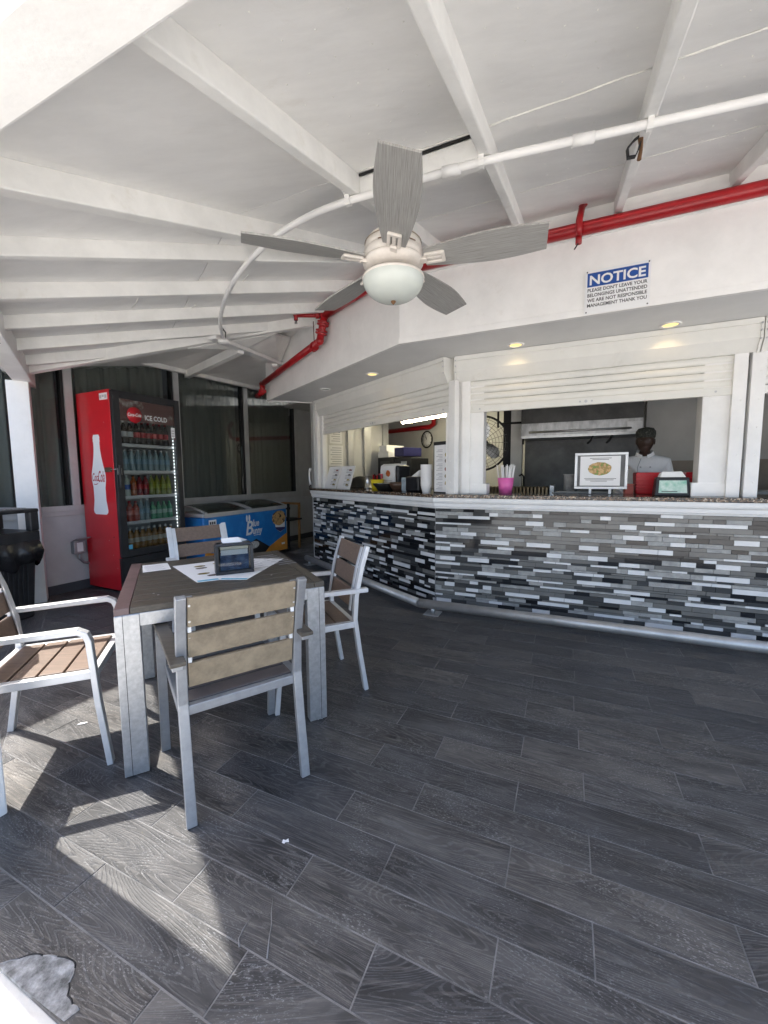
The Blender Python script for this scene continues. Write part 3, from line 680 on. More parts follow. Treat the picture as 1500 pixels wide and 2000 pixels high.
# ================================================================ WINDOW WALL
bw = thing('window_wall', 'grey building wall with dark curtained windows behind the drink cooler', 'wall', tuple(KW(2, -.1, 0)))
SILL, HEAD = .965, 2.74
b = MB(); b.box(KW, -3.2, 6.6, -.14, -.02, 0, SILL-.06, WALLG); b.build('lower_panel', bw)
b = MB(); b.box(KW, -3.2, 6.6, -.02, .012, SILL-.06, SILL, FRAME); b.box(KW, -3.2, 6.6, -.02, .004, SILL-.11, SILL-.06, FRAME); b.build('sill', bw, .003)
b = MB(); b.box(KW, -3.2, 6.6, -.02, -.004, 0, .10, mat('cove_base', (.055, .06, .07), .6)); b.build('cove_base', bw)
b = MB(); b.box(KW, -3.2, 6.6, -.14, .0, HEAD, 3.3, FRAME); b.build('header', bw)
ms = [-2.35, -1.06, .20, 1.52, 2.79, 4.08]
for s_ in ms:
    b = MB(); b.box(KW, s_-.035, s_+.045, -.10, .014, SILL, HEAD, FRAME); m_ = b.build('mullion', bw, .003)
    b = MB(); b.box(KW, s_-.062, s_-.035, -.08, -.006, SILL, HEAD, BLKM); b.build('gasket', m_)
for a, c in zip(ms, ms[1:]):
    wn = MB(); wn.box(KW, a+.045, c-.062, -.05, -.044, SILL, HEAD, GLASSW); wn.build('window_pane', bw)
    b = MB(); n = 90; rnd = random.Random(int(a*10))
    pr = []; phs = rnd.random()*6
    for i in range(n+1):
        x = a+.05+(c-a-.12)*i/n
        pr.append((x, -.13 + .03*math.sin(i*.55+phs+.8*math.sin(i*.11)) + .012*math.sin(i*1.3)))
    lo = [b.bm.verts.new(KW(x, o, SILL-.05)) for x, o in pr]; hi = [b.bm.verts.new(KW(x, o*1.0, HEAD)) for x, o in pr]
    for i in range(n):
        f = b.face([lo[i], lo[i+1], hi[i+1], hi[i]], CURT)
        if f: f.smooth = True
    b.build('curtain', bw)
b = MB(); b.box(KW, -3.2, 6.6, -.75, -.70, 0, 3.3, DARKR); b.box(KW, -3.2, 4.08, -.7, -.14, SILL-.12, SILL-.08, DARKR); b.box(KW, 4.125, 6.6, -.14, .0, SILL, HEAD, WALLG); b.build('inner_wall', bw)

# outlet box and conduit
ob = thing('outlet_box', 'grey weatherproof outlet box with open cover on the panel beside the cooler', 'outlet', tuple(KW(.22, .0, .4)))
f = lambda a, o, z: KW(a, o, z)
b = MB(); b.box(KW, .12, .24, -.018, .055, .42, .56, ALUG); b.build('box', ob, .006)
b = MB(); b.box(KW, .15, .21, .0552, .059, .445, .545, PAPER); b.build('receptacle', ob)
b = MB(); b.hexa([KW(.11, .05, .565), KW(.25, .05, .565), KW(.25, .15, .60), KW(.11, .15, .60), KW(.11, .05, .573), KW(.25, .05, .573), KW(.25, .15, .608), KW(.11, .15, .608)], ALUG); b.build('cover', ob)
b = MB(); b.tube([KW(.18, .02, .425), KW(.185, .02, .36), KW(.22, .025, .31), KW(.30, .03, .285), KW(.42, .03, .275)], .014, ALUG, 10); b.build('conduit', ob)

# ================================================================ CEILING FAN
FC = V((.054, 2.047, 2.285))
fan = thing('ceiling_fan', 'ceiling fan with five grey wood blades and an opal glass bowl', 'fan', tuple(FC))
ff = lambda x, y, z: FC + V((x, y, z))
ztop = (RR((FC-PC).dot(dR), (FC-PC).dot(nR), 0)).z - .01
b = MB(); b.lathe(ff, [(.0, ztop-FC.z), (.07, ztop-FC.z), (.068, ztop-FC.z-.03), (.03, ztop-FC.z-.07), (.014, ztop-FC.z-.075), (.014, .14), (.04, .135), (.05, .12)], BONE, 28); b.build('downrod', fan)
b = MB(); b.lathe(ff, [(.045, .135), (.085, .13), (.118, .112), (.125, .10), (.122, .095), (.133, .085), (.139, .06), (.136, .052), (.144, .046), (.146, .02), (.140, .012), (.146, .006), (.144, -.004), (.125, -.018), (.10, -.028), (.07, -.034), (0, -.034)], BONE, 48); hs = b.build('motor_housing', fan)
for r_, z_ in ((.1345, .0885), (.1375, .049), (.1410, .009)):
    b = MB(); b.tube([ff(r_*math.cos(i/48*6.2832), r_*math.sin(i/48*6.2832), z_) for i in range(49)], .0022, mat('groove_tan', (.30, .25, .19), .8, var=.3, vscale=20), 6, cap=False); b.build('groove', hs)  # tan line laid along each groove, darker than the cream housing
for a in (R_(-120), R_(-60), R_(10)):
    b = MB(); b.tube([ff(.1425*math.cos(a+i*.06), .1425*math.sin(a+i*.06), .051) for i in range(5)], .0022, RUST, 6); b.build('rust_mark', hs)
b = MB(); b.lathe(ff, [(.07, -.034), (.072, -.052), (.085, -.056)], mat('fan_band', (.10, .09, .08), .5), 36); b.build('light_collar', fan)
b = MB(); b.lathe(ff, [(.075, -.054), (.125, -.057), (.147, -.063), (.150, -.069), (.146, -.074)], BONE, 48); b.build('bowl_rim', fan)
b = MB(); pr = [(.146, -.073)]
for i in range(1, 13):
    a = i/12*math.pi/2; pr.append((.146*math.cos(a)**.85 if i < 12 else 0, -.073-.098*math.sin(a)))
b.lathe(ff, pr, BOWL, 48); bo = b.build('glass_bowl', fan)
b = MB(); b.lathe(ff, [(.0, -.166), (.012, -.168), (.011, -.176), (.006, -.182), (0, -.188)], RUST, 16); b.build('finial', bo)
for k in range(5):
    a = R_(-89.6 + 72*k); ca, sa = math.cos(a), math.sin(a)
    tilt = R_(-13)
    def bl(x, y, z):
        y2 = y*math.cos(tilt) - z*math.sin(tilt); z2 = y*math.sin(tilt) + z*math.cos(tilt) + .012
        return FC + V((x*ca - y2*sa, x*sa + y2*ca, z2 - .004))
    n = 16; me = MB(); top, bot = [], []
    prof = []
    for i in range(n+1):
        t = i/n; x = .155 + .535*t
        wv = .052 + .040*math.sin(min(1, t*1.35)*math.pi/2) - .022*max(0, (t-.55)/.45)**1.6
        prof.append((x, wv))
    loc = bpy.data.objects.new('blade', None)
    # blade in its own local frame so the grain follows its length
    me2 = MB(); L_ = lambda x, y, z: V((x, y, z))
    up, dn = [], []
    for x, wv in prof:
        up.append((me2.bm.verts.new((x, -wv, .004)), me2.bm.verts.new((x, wv, .004)))); dn.append((me2.bm.verts.new((x, -wv, -.004)), me2.bm.verts.new((x, wv, -.004))))
    for i in range(n):
        me2.face([up[i][0], up[i+1][0], up[i+1][1], up[i][1]], BLADE); me2.face([dn[i][1], dn[i+1][1], dn[i+1][0], dn[i][0]], BLADE)
        me2.face([dn[i][0], dn[i+1][0], up[i+1][0], up[i][0]], BLADE); me2.face([up[i][1], up[i+1][1], dn[i+1][1], dn[i][1]], BLADE)
    me2.face([up[0][0], up[0][1], dn[0][1], dn[0][0]], BLADE); me2.face([dn[n][0], dn[n][1], up[n][1], up[n][0]], BLADE)
    bpy.data.objects.remove(loc)
    bo_ = me2.build('blade', fan)
    mw = Matrix.Translation(FC + V((0, 0, .008))) @ Matrix.Rotation(a, 4, 'Z') @ Matrix.Rotation(tilt, 4, 'X')
    bo_.matrix_parent_inverse = fan.matrix_basis.inverted(); bo_.matrix_basis = mw
    b = MB()
    b.box(bl, .10, .165, -.016, .016, -.022, -.005, BONE); b.box(bl, .155, .245, -.032, -.016, -.016, -.003, BONE); b.box(bl, .155, .245, .016, .032, -.016, -.003, BONE); b.box(bl, .232, .25, -.03, .03, -.0165, -.0035, BONE); b.box(bl, .165, .235, -.009, .009, -.014, -.003, BONE)
    b.build('blade_iron', fan, .004)

# ================================================================ PIPES UNDER THE ROOF
wq = [(2.4, 1.40, 2.705), (1.407, 1.604, 2.645), (1.082, 1.67, 2.625), (.765, 1.74, 2.608), (.417, 1.812, 2.587), (.213, 1.892, 2.584), (-.035, 1.994, 2.582), (-.156, 2.036, 2.579), (-.343, 2.137, 2.583), (-.575, 2.35, 2.609), (-.805, 2.624, 2.623), (-1.021, 2.91, 2.621), (-1.248, 3.31, 2.634), (-1.478, 3.812, 2.662), (-1.62, 4.29, 2.68)]
wp = [q[:2] for q in wq]; wz = [q[2]-.014 for q in wq]
cp = [V((p[0], p[1], z)) for p, z in zip(wp, wz)]
for _ in range(2):
    q = [cp[0]]
    for a, c in zip(cp, cp[1:]): q += [a*.75+c*.25, a*.25+c*.75]
    q.append(cp[-1]); cp = q
con = thing('white_conduit', 'white painted conduit curving under the rafters behind the ceiling fan', 'pipe', tuple(cp[10]))
b = MB(); b.tube(cp, .0165, WHITE, 12); b.build('pipe', con)
for p in ((.30, 1.858, 2.571), (.80, 1.732, 2.594)):
    b = MB(); p = V(p); d = V((.316, -.071, .018)).normalized(); b.tube([p-d*.04, p+d*.04], .021, WHITE, 12); b.build('coupling', con)
for p in ((.417, 1.812, 2.574), (-.156, 2.036, 2.566), (1.03, 1.682, 2.608)):
    b = MB(); p = V(p); ax = V((.91, -.3, .05)).normalized(); sd2 = ax.cross(V((0, 0, 1))).normalized()
    b.rect_tube([p+sd2*.042+V((0, 0, .016)), p+sd2*.02+V((0, 0, .014)), p+sd2*.0195-V((0, 0, .008)), p+sd2*.008-V((0, 0, .0195)), p-sd2*.008-V((0, 0, .0195)), p-sd2*.0195-V((0, 0, .008)), p-sd2*.02+V((0, 0, .014)), p-sd2*.042+V((0, 0, .016))], ax, .022, .004, RAFT); b.build('strap', con)
b = MB(); e = cp[-1]; b.lathe(lambda x, y, z: e + V((x, y, z)), [(0, .02), (.02, .02), (.024, 0), (.055, -.004), (.062, -.03), (.05, -.04), (0, -.04)], WHITE, 28); b.build('junction_box', con)
b = MB(); b.tube([e+V((.02, -.02, .0)), e+V((.03, -.03, .06)), e+V((.0, -.05, .10)), e+V((-.03, -.06, .15)), e+V((-.045, -.05, .19))], [.005, .006, .009, .007, .005], BLKM, 8); b.build('wire_end', con)
def strap_thing(p, lab):
    t = thing('hanging_strap', lab, 'strap', tuple(p)); p = V(p)
    b = MB(); b.rect_tube([p+V((0, 0, .05)), p+V((.005, -.01, .02)), p+V((-.03, -.02, -.01)), p+V((-.055, -.02, -.04)), p+V((-.05, -.02, -.075)), p+V((-.02, -.02, -.07)), p+V((0, -.01, -.03)), p+V((.01, 0, 0))], (0.2, .95, 0), .02, .004, BLKM); b.build('loop', t)
    b = MB(); b.tube([p+V((.012, .0, .06)), p+V((.008, -.004, .02)), p+V((.014, .0, -.03)), p+V((.006, -.004, -.07))], [.006, .011, .007, .009], RUST, 8); b.build('hook', t)
    return t
strap_thing((1.075, 1.83, 2.655), 'rusty hook with a looped black strap hanging from a rafter')

rp = thing('red_sprinkler_pipe', 'red fire sprinkler pipe with valve fittings along the kiosk fascia', 'pipe', tuple(PRf(1, .07, 2.9)))
po = .075
def elbow(b, p, r=.056): 
    for q in range(1): b.lathe(lambda x, y, z: V(p)+V((x, y, z)), [(0, -r), (r*.7, -r*.7), (r, 0), (r*.7, r*.7), (0, r)], RED, 16)
pz = 2.885
P0 = PRf(S_END-.2, po, pz-.01); P1_ = PRf(mit(po), po, pz+.01); P2_ = PLf(1.16, po, pz+.04); P3_ = PLf(1.24, po+.02, pz-.20); P4_ = PLf(3.0, po+.03, 2.56)
b = MB(); b.tube([P0, P1_], .041, RED, 18); b.build('main_pipe', rp)
b = MB(); b.tube([P1_, P2_], .041, RED, 18); b.build('main_pipe', rp)
b = MB(); elbow(b, P1_, .046); elbow(b, P2_, .05); b.tube([P2_, P3_], .038, RED, 18); elbow(b, P3_, .045); b.build('riser', rp)
for t_ in (.32, .66):
    c_ = lerp(P2_, P3_, t_); d_ = (P3_-P2_).normalized()
    b = MB(); b.tube([c_-d_*.026, c_-d_*.02, c_-d_*.004], [.05, .062, .062], RED, 12, smooth=False); b.tube([c_+d_*.004, c_+d_*.02, c_+d_*.026], [.062, .062, .05], RED, 12, smooth=False); b.build('flange', rp)
b = MB(); b.tube([P3_, P4_], .036, RED, 18); elbow(b, P4_, .042); b.tube([P4_, P4_-V((0, 0, .11))], .036, RED, 16); b.tube([P4_-V((0, 0, .11)), P4_-V((0, 0, .12))+dL*.3-nL*.02], .034, RED, 16); b.build('lower_pipe', rp)
b = MB(); c_ = P4_-V((0, 0, .10)); b.tube([c_-V((0, 0, .02)), c_+V((0, 0, .02))], .052, RED, 14, smooth=False); b.tube([P3_+dL*.12-V((0, 0, .02)), P3_+dL*.16-V((0, 0, .026))], .05, RED, 14, smooth=False); b.build('coupling', rp)
BR = P2_ - V((.30, -.02, -.01))
b = MB(); b.tube([P2_, BR], .022, RED, 14); elbow(b, BR, .03); b.tube([BR, BR-V((0, 0, .05))], .02, RED, 12); b.tube([P2_-V((.09, 0, 0)), P2_-V((.05, 0, 0))], .034, RED, 12); b.build('branch_pipe', rp)
b = MB(); hd = BR-V((0, 0, .05)); b.lathe(lambda x, y, z: hd+V((x, y, z)), [(0, 0), (.012, 0), (.008, -.02), (.016, -.028), (.016, -.031), (0, -.031)], STEEL, 12); b.build('sprinkler_head', rp)
b = MB(); b.tube([P3_+dL*.13+V((0, 0, .02)), P3_+dL*.14+V((0, 0, .24))], .0045, mat('hanger_rod', (.12, .03, .03), .6), 8); b.build('hanger_rod', rp)
for s_ in (1.32, 3.0):
    h0 = PRf(s_, po, pz)
    b = MB(); tp = h0+V((0, 0, .165))+nR*.02+dR*.02
    b.lathe(lambda x, y, z: tp+V((x, y, z)), [(0, -.04), (.026, -.03), (.034, .0), (.028, .03), (0, .042)], RED, 14); b.tube([tp, h0+V((0, 0, .04))+nR*.045, h0-V((0, 0, .01))+nR*.05, h0-V((0, 0, .05))+nR*.034], [.02, .022, .02, .016], RED, 10)
    b.tube([h0-V((0, 0, .045))+nR*.02, h0-V((0, 0, .095))+nR*.02], .02, RED, 10); b.build('hanger', rp)
    b = MB(); b.tube([h0-V((0, 0, .09))+nR*.02, h0-V((0, 0, .13))+nR*.03-dR*.025], .004, BLKM, 6); b.build('wire_end', rp)
b = MB(); h0 = PLf(.52, po, pz+.05); b.rect_tube([h0+V((0, 0, .12)), h0+nL*.046, h0-V((0, 0, .07))], dL, .03, .01, RED); b.tube([h0+dL*.09, h0+dL*.09+V((0, 0, .12))], .008, RED, 8); b.build('hanger', rp)

# ================================================================ NOTICE SIGN
ns = thing('notice_sign', 'white and blue notice sign about belongings screwed to the fascia', 'sign', tuple(KR(1.41, OF+.004, 2.36)))
s0, s1, z0, z1 = 1.222, 1.602, 2.357, 2.640
b = MB(); b.box(KR, s0, s1, OF+.009, OF+.012, z0, z1, SIGNW); b.build('plate', ns)
b = MB(); b.box(KR, s0+.014, s1-.014, OF+.0122, OF+.0128, z1-.108, z1-.018, NOTB); b.build('blue_band', ns)
text('lettering', 'NOTICE', .09, KR(s0+.028, OF+.0130, z1-.094), dR, nR, SIGNW, ns, bold=.0022, fitw=s1-s0-.056, fith=.064)
for i, tx in enumerate(['PLEASE DON\'T LEAVE YOUR', 'BELONGINGS UNATTENDED', 'WE ARE NOT RESPONSIBLE', 'MANAGEMENT THANK YOU']):
    text('lettering', tx, .03, KR(s0+.017, OF+.0122, z1-.139-i*.033), dR, nR, INK, ns, bold=.0006, fitw=s1-s0-.034, fith=.0225)
for a, c in ((s0+.012, z0+.012), (s1-.012, z0+.012), (s0+.012, z1-.010), (s1-.012, z1-.010)):
    b = MB(); b.tube([KR(a, OF+.011, c), KR(a, OF+.0155, c)], .0045, INK, 10); b.build('screw', ns)

# ================================================================ DRINK COOLER
N0 = V((-2.834, 4.327, 0)); FA = 64.
fd = V((math.cos(R_(FA)), math.sin(R_(FA)), 0)); fb = V((-math.sin(R_(FA)), math.cos(R_(FA)), 0))
def KF(a, d, z): return N0 + fd*a + fb*d + V((0, 0, z))      # along the front, into depth, up
FWd, FDp, FH = .79, .655, 2.20
fr = thing('drink_cooler', 'tall red glass door drink cooler with white bottle silhouette on its side', 'fridge', tuple(KF(.38, .3, 0)))
b = MB(); b.box(KF, .0, .03, .05, FDp, .03, FH, COKE); b.build('side_panel', fr, .004)
b = MB(); b.box(KF, FWd-.03, FWd, .05, FDp, .03, FH, COKE); b.build('side_panel', fr, .004)
LIN = mat('cooler_liner', (.55, .56, .57), .4)
b = MB(); b.box(KF, .03, FWd-.03, FDp-.03, FDp, .03, FH, LIN); b.box(KF, .03, FWd-.03, .05, FDp-.03, FH-.12, FH-.003, BLACK); b.box(KF, .03, FWd-.03, .05, FDp-.03, .03, .44, BLACK); b.box(KF, .031, .036, .06, FDp-.03, .44, FH-.12, LIN); b.box(KF, FWd-.036, FWd-.031, .06, FDp-.03, .44, FH-.12, LIN); b.build('liner', fr)
dr = MB(); DZ0, DZ1 = .40, FH-.01
dr.box(KF, .0, .075, -.0, .045, DZ0, DZ1, BLACK); dr.box(KF, FWd-.06, FWd, .0, .045, DZ0, DZ1, BLACK); dr.box(KF, .075, FWd-.06, .0, .045, DZ1-.075, DZ1, BLACK); dr.box(KF, .075, FWd-.06, .0, .045, DZ0, DZ0+.075, BLACK)
door = dr.build('door_frame', fr, .003)
b = MB(); b.box(KF, .076, FWd-.061, .018, .024, DZ0+.076, DZ1-.076, GLASSC); b.build('door_glass', door)
b = MB(); b.box(KF, .012, .034, -.03, -.001, 1.17, 1.40, BLACK); b.build('door_handle', door, .005)
b = MB(); b.box(KF, .0, FWd, .01, .06, .03, .39, BLACK)
for i in range(6): b.box(KF, .08, FWd-.08, .004, .0105, .08+i*.045, .10+i*.045, BLKM)
b.build('kick_grille', fr)
b = MB(); b.box(KF, .076, FWd-.061, .0265, .030, 1.885, DZ1-.077, mat('header_film', (.20, .075, .07), .35, col2=(.55, .53, .5), vscale=8, lo=.55, hi=.7)); hdr = b.build('header_sign', fr)
b = MB(); b.lathe(lambda x, y, z: KF(.24+x, .016-z, 1.955+y), [(0, 0), (.085, 0), (.085, .001), (0, .001)], mat('disc_red', (.50, .02, .03), .35), 32); b.build('red_disc', hdr)
text('lettering', 'Coca-Cola', .05, KF(.165, .0135, 1.94), fd, -fb, SIGNW, hdr, shear=.35, bold=.001, fitw=.15)
text('lettering', 'ICE COLD', .075, KF(.36, .0165, 1.915), fd, -fb, SIGNW, hdr, bold=.0015, fitw=.27)
b = MB(); b.box(KF, FWd-.115, FWd-.065, .0145, .0165, 1.74, 1.86, SIGNW); [b.box(KF, FWd-.108, FWd-.074, .0135, .0145, 1.755+i*.03, 1.768+i*.03, INKG) for i in range(3)]; b.build('door_sticker', fr)
b = MB(); b.box(KF, .08, .125, .0145, .0165, .48, .53, mat('energy_sticker', (.1, .42, .65), .4)); b.build('energy_sticker', fr)
b = MB(); b.box(KF, -.004, -.0005, .075, .215, FH-.105, FH-.035, SIGNW); [b.box(KF, -.0048, -.004, .085+i*.045, .12+i*.045, FH-.09+.012*(i % 2), FH-.055, INKG) for i in range(3)]; b.build('serial_label', fr)
b = MB(); b.box(KF, -.02, -.0005, .08, .18, 1.33, 1.38, mat('latch_brown', (.16, .10, .07), .5, .5)); b.tube([KF(-.012, .08, 1.355), KF(-.006, .0, 1.36)], .005, STEEL, 8); b.box(KF, .004, .05, -.006, -.0005, 1.30, 1.37, STEEL); b.build('padlock_hasp', fr)
# bottle silhouette decal
prof = [(.0, .052), (.02, .066), (.05, .07), (.17, .058), (.33, .058), (.42, .068), (.50, .066), (.60, .05), (.70, .038), (.78, .031), (.86, .029), (.885, .033), (.91, .031), (.925, .034), (.945, .028), (.96, .026)]
H_ = .80/.96*1.09; bz = .865; bc = .33
pts = [(bc + w_*1.9, bz + h_*H_) for h_, w_ in prof] + [(bc - w_*1.9, bz + h_*H_) for h_, w_ in prof[::-1]]
b = MB(); b.prism(lambda a, c, z: KF(-z, a, c), pts, .0006, .0014, mat('decal_white', (.80, .82, .83), .3)); dec = b.build('bottle_decal', fr)
dred = mat('decal_red', (.42, .03, .035), .35)
text('lettering', 'Coca', .11, KF(-.0016, bc+.118, 1.235), -fb, -fd, dred, dec, shear=.42, bold=.0012, fitw=.118, fith=.09)
text('lettering', 'Cola', .11, KF(-.0016, bc+.006, 1.225), -fb, -fd, dred, dec, shear=.42, bold=.0012, fitw=.115, fith=.125)
b = MB(); b.prism(lambda a, c, z: KF(-z, bc+a, c), [(.095, 1.205), (.065, 1.20), (.01, 1.212), (.04, 1.195), (.085, 1.192)], .0014, .002, dred); b.build('swash', dec)
for a_, z_, r_ in ((.13, .62, .008), (.16, .42, .006), (.22, .58, .007), (.17, 1.86, .006), (.4, 1.7, .005), (.1, .28, .006)):
    b = MB(); b.lathe(lambda x, y, z: KF(-.0006-z, a_+x, z_+y), [(0, 0), (r_, 0), (r_*.7, .0006), (0, .0006)], mat('chip', (.55, .30, .28), .5) if z_ != .62 else INK, 8); b.build('paint_chip', fr)
shz = [1.63, 1.335, 1.055, .77, .455]
for z in shz:
    b = MB(); b.box(KF, .04, FWd-.04, .07, FDp-.05, z-.012, z, mat('wire_shelf', (.62, .63, .63), .35, .3)); b.box(KF, .04, FWd-.04, .062, .07, z-.022, z+.012, mat('shelf_lip', (.72, .73, .73), .4)); b.build('shelf', fr)
b = MB()
for i in range(34): b.box(KF, FWd-.075, FWd-.068, .048, .052, .5+i*.04, .515+i*.04, mat('led_strip', (.9, .95, 1), .4, emit=1.3))
b.build('light_strip', fr)
def bottle_mesh(body, cap, label, h=.23, r=.032):
    b = MB(); f = W
    pr = [(0, 0), (r*.9, 0), (r, .008), (r, h*.30), (r*.94, h*.34), (r*.94, h*.52), (r, h*.56), (r*.97, h*.66), (r*.55, h*.82), (r*.36, h*.90), (r*.36, h*.93), (r*.42, h*.932), (r*.42, h), (0, h)]
    b.lathe(f, pr, body, 12, lambda i: cap if i >= 10 else (label if 4 <= i <= 5 else body))
    bmesh.ops.recalc_face_normals(b.bm, faces=b.bm.faces[:]); me = bpy.data.meshes.new('bottle'); b.bm.to_mesh(me); b.bm.free()
    for m in b.mats: me.materials.append(m)
    return me
cola = mat('cola', (.012, .006, .004), .12); redl = mat('red_label', (.5, .03, .04), .4); redc = mat('red_cap', (.45, .02, .03), .4); whc = mat('white_cap', (.75, .76, .76), .4)
grl = mat('pale_label', (.55, .57, .58), .4)
wat = mat('water_bottle', (.22, .31, .34), .12); wl = mat('water_label', (.20, .34, .42), .3); 
juice = [(mat('orange_drink', (.36, .09, .015), .15), mat('dark_cap', (.03, .03, .03), .4), mat('orange_label', (.42, .08, .03), .4)), (mat('red_drink', (.20, .012, .018), .15), mat('dark_cap2', (.03, .03, .03), .4), redl),
         (mat('lime_drink', (.20, .23, .03), .15), mat('green_cap', (.08, .22, .05), .4), mat('lime_label', (.30, .36, .04), .4)), (mat('clear_drink', (.45, .50, .44), .15), whc, mat('blue_label', (.05, .12, .40), .4))]
amber = mat('amber_tea', (.30, .16, .05), .15); tealab = mat('cream_label', (.55, .50, .40), .4); green = mat('green_bottle', (.10, .34, .20), .12); ora = mat('sports_red', (.40, .08, .055), .2)
def bot(me, a, d, z, lab):
    lab = lab.replace(' bottle', ' bottle in front' if d < .15 else ' bottle in second row', 1) if ('cola' in lab or 'water' in lab or 'tea' in lab or 'coral' in lab) else lab
    o = bpy.data.objects.new('bottle', me); COL.objects.link(o); o.location = KF(a, d, z+.001); o.rotation_euler = (0, 0, random.random()*6)
    tag(o, lab, 'bottle', 'bottles in the cooler')
MEs = dict(cola=bottle_mesh(cola, redc, redl, .262, .034), colaw=bottle_mesh(cola, whc, grl, .262, .034), wat=bottle_mesh(wat, whc, wl, .25, .034), tea=bottle_mesh(amber, whc, tealab, .235, .036), green=bottle_mesh(green, mat('green_cap2', (.1, .4, .2), .4), mat('mint_label', (.4, .6, .5), .4), .21, .034), sport=bottle_mesh(ora, redc, mat('sport_label', (.7, .25, .2), .4), .23, .036))
jm = [bottle_mesh(*q, .24, .034) for q in juice]
nb = 9
for i in range(nb):
    a = .10 + i*.0715
    for d in (.12, .23):
        bot(MEs['colaw' if i < 3 else 'cola'], a, d, shz[0], "dark cola bottle with white label on the cooler's top shelf" if i < 3 else "dark cola bottle with red label on the cooler's top shelf")
        bot(MEs['wat'], a, d, shz[1], "clear blue water bottle on the cooler's second shelf")
    j = 3 if i < 2 else (0 if i == 2 else (1 if i < 5 else 2))
    labs = ['orange drink bottle on the middle shelf of the cooler', 'red drink bottle with red label on the middle shelf of the cooler', 'lime green drink bottle on the middle shelf of the cooler', 'pale drink bottle with blue label on the middle shelf of the cooler']
    bot(jm[j], a, .12, shz[2], labs[j])
    if i < 3: bot(MEs['sport'], a+.01, .12, shz[3], "coral red drink bottle on the cooler's lower shelf"); bot(MEs['sport'], a+.01, .23, shz[3], "coral red drink bottle on the cooler's lower shelf")
    else: bot(MEs['green' if i > 4 else 'wat'], a, .12, shz[3], 'short green bottle on the lower shelf of the cooler' if i > 4 else 'clear bottle beside the coral red drinks in the cooler')
    bot(MEs['tea'], a, .12, shz[4], "amber tea bottle with white cap at the cooler's bottom"); bot(MEs['tea'], a, .22, shz[4], "amber tea bottle with white cap at the cooler's bottom")

# ================================================================ CHEST FREEZER
FZ0 = V((-2.335, 5.20, 0)); zd = V((math.cos(R_(65)), math.sin(R_(65)), 0)); zb_ = V((-math.sin(R_(65)), math.cos(R_(65)), 0))
def KZ(a, d, z): return FZ0 + zd*a + zb_*d + V((0, 0, z))
fz = thing('chest_freezer', 'blue ice cream chest freezer with sliding glass lids below the windows', 'freezer', tuple(KZ(.8, .3, 0)))
FL = 1.68; FDz = .58; FHz = .74
b = MB(); b.box(KZ, 0, FL, 0, FDz, .05, FHz, FBLUE); body = b.build('body', fz, .02)
b = MB(); b.box(KZ, -.012, FL+.012, -.012, FDz+.012, FHz, FHz+.05, GREYP); b.build('rim', fz, .012)
b = MB(); pr = []
for i in range(9):
    d = FDz*i/8; pr.append((d, FHz+.052+.085*(i/8)+.03*math.sin(math.pi*i/8)))
for k, (a0, a1, m) in enumerate(((.03, FL*.5-.02, GLASSW), (FL*.5-.0, FL-.03, GLASSW))):
    g = MB()
    for (d0, q0), (d1, q1) in zip(pr, pr[1:]): g.hexa([KZ(a0+.04, d0, q0), KZ(a1-.04, d0, q0), KZ(a1-.04, d1, q1), KZ(a0+.04, d1, q1), KZ(a0+.04, d0, q0+.005), KZ(a1-.04, d0, q0+.005), KZ(a1-.04, d1, q1+.005), KZ(a0+.04, d1, q1+.005)], m)
    lid = g.build('glass_lid', fz)
    g = MB()
    for e in (a0, a1-.04):
        for (d0, q0), (d1, q1) in zip(pr, pr[1:]): g.hexa([KZ(e, d0, q0-.004), KZ(e+.04, d0, q0-.004), KZ(e+.04, d1, q1-.004), KZ(e, d1, q1-.004), KZ(e, d0, q0+.012), KZ(e+.04, d0, q0+.012), KZ(e+.04, d1, q1+.012), KZ(e, d1, q1+.012)], GREYP)
    g.build('lid_frame', lid)
b.bm.free()
b = MB(); b.prism(lambda a, z, d: KZ(a, -d, z), [(0, FHz), (0, FHz)] if 0 else [(.02, FHz-.005), (FL-.02, FHz-.005), (FL-.02, FHz+.04), (.02, FHz+.04)], .013, .016, GREYP); b.build('rim_strip', fz)
b = MB(); b.box(KZ, 0.03, FL-.03, FDz-.03, FDz+.005, FHz+.05, FHz+.15, GREYP); b.build('back_rail', fz)
FZF = lambda a, z, d: KZ(a, -d, z)
b = MB(); b.prism(FZF, [(1.08, .055), (FL-.004, .055), (FL-.004, .33), (1.25, .17)], .001, .0025, FORG); b.build('orange_wedge', fz)
b = MB(); b.prism(FZF, [(.62, .055), (1.10, .055), (1.24, .165), (.95, .33), (.80, .28)], .001, .0024, BLKM); b.build('dark_panel', fz)
b = MB(); b.prism(FZF, [(.002, .055), (.55, .055), (.42, .20), (.002, .28)], .001, .0025, FORG); b.build('orange_wedge', fz)
def cookie_mat():
    m = bpy.data.materials.new('cookie_print'); m.use_nodes = True; t = m.node_tree; N = t.nodes; L = t.links; p = N['Principled BSDF']
    tc = N.new('ShaderNodeTexCoord'); v = N.new('ShaderNodeTexVoronoi'); v.inputs['Scale'].default_value = 26; L.new(tc.outputs['Object'], v.inputs[0])
    s_ = N.new('ShaderNodeSeparateColor'); L.new(v.outputs['Color'], s_.inputs[0]); r = N.new('ShaderNodeValToRGB'); r.color_ramp.elements[0].color = (.05, .02, .01, 1); r.color_ramp.elements[0].position = .15
    r.color_ramp.elements[1].color = (.55, .34, .14, 1); r.color_ramp.elements[1].position = .5; L.new(s_.outputs[0], r.inputs[0]); L.new(r.outputs[0], p.inputs['Base Color']); return m
COOK = cookie_mat()
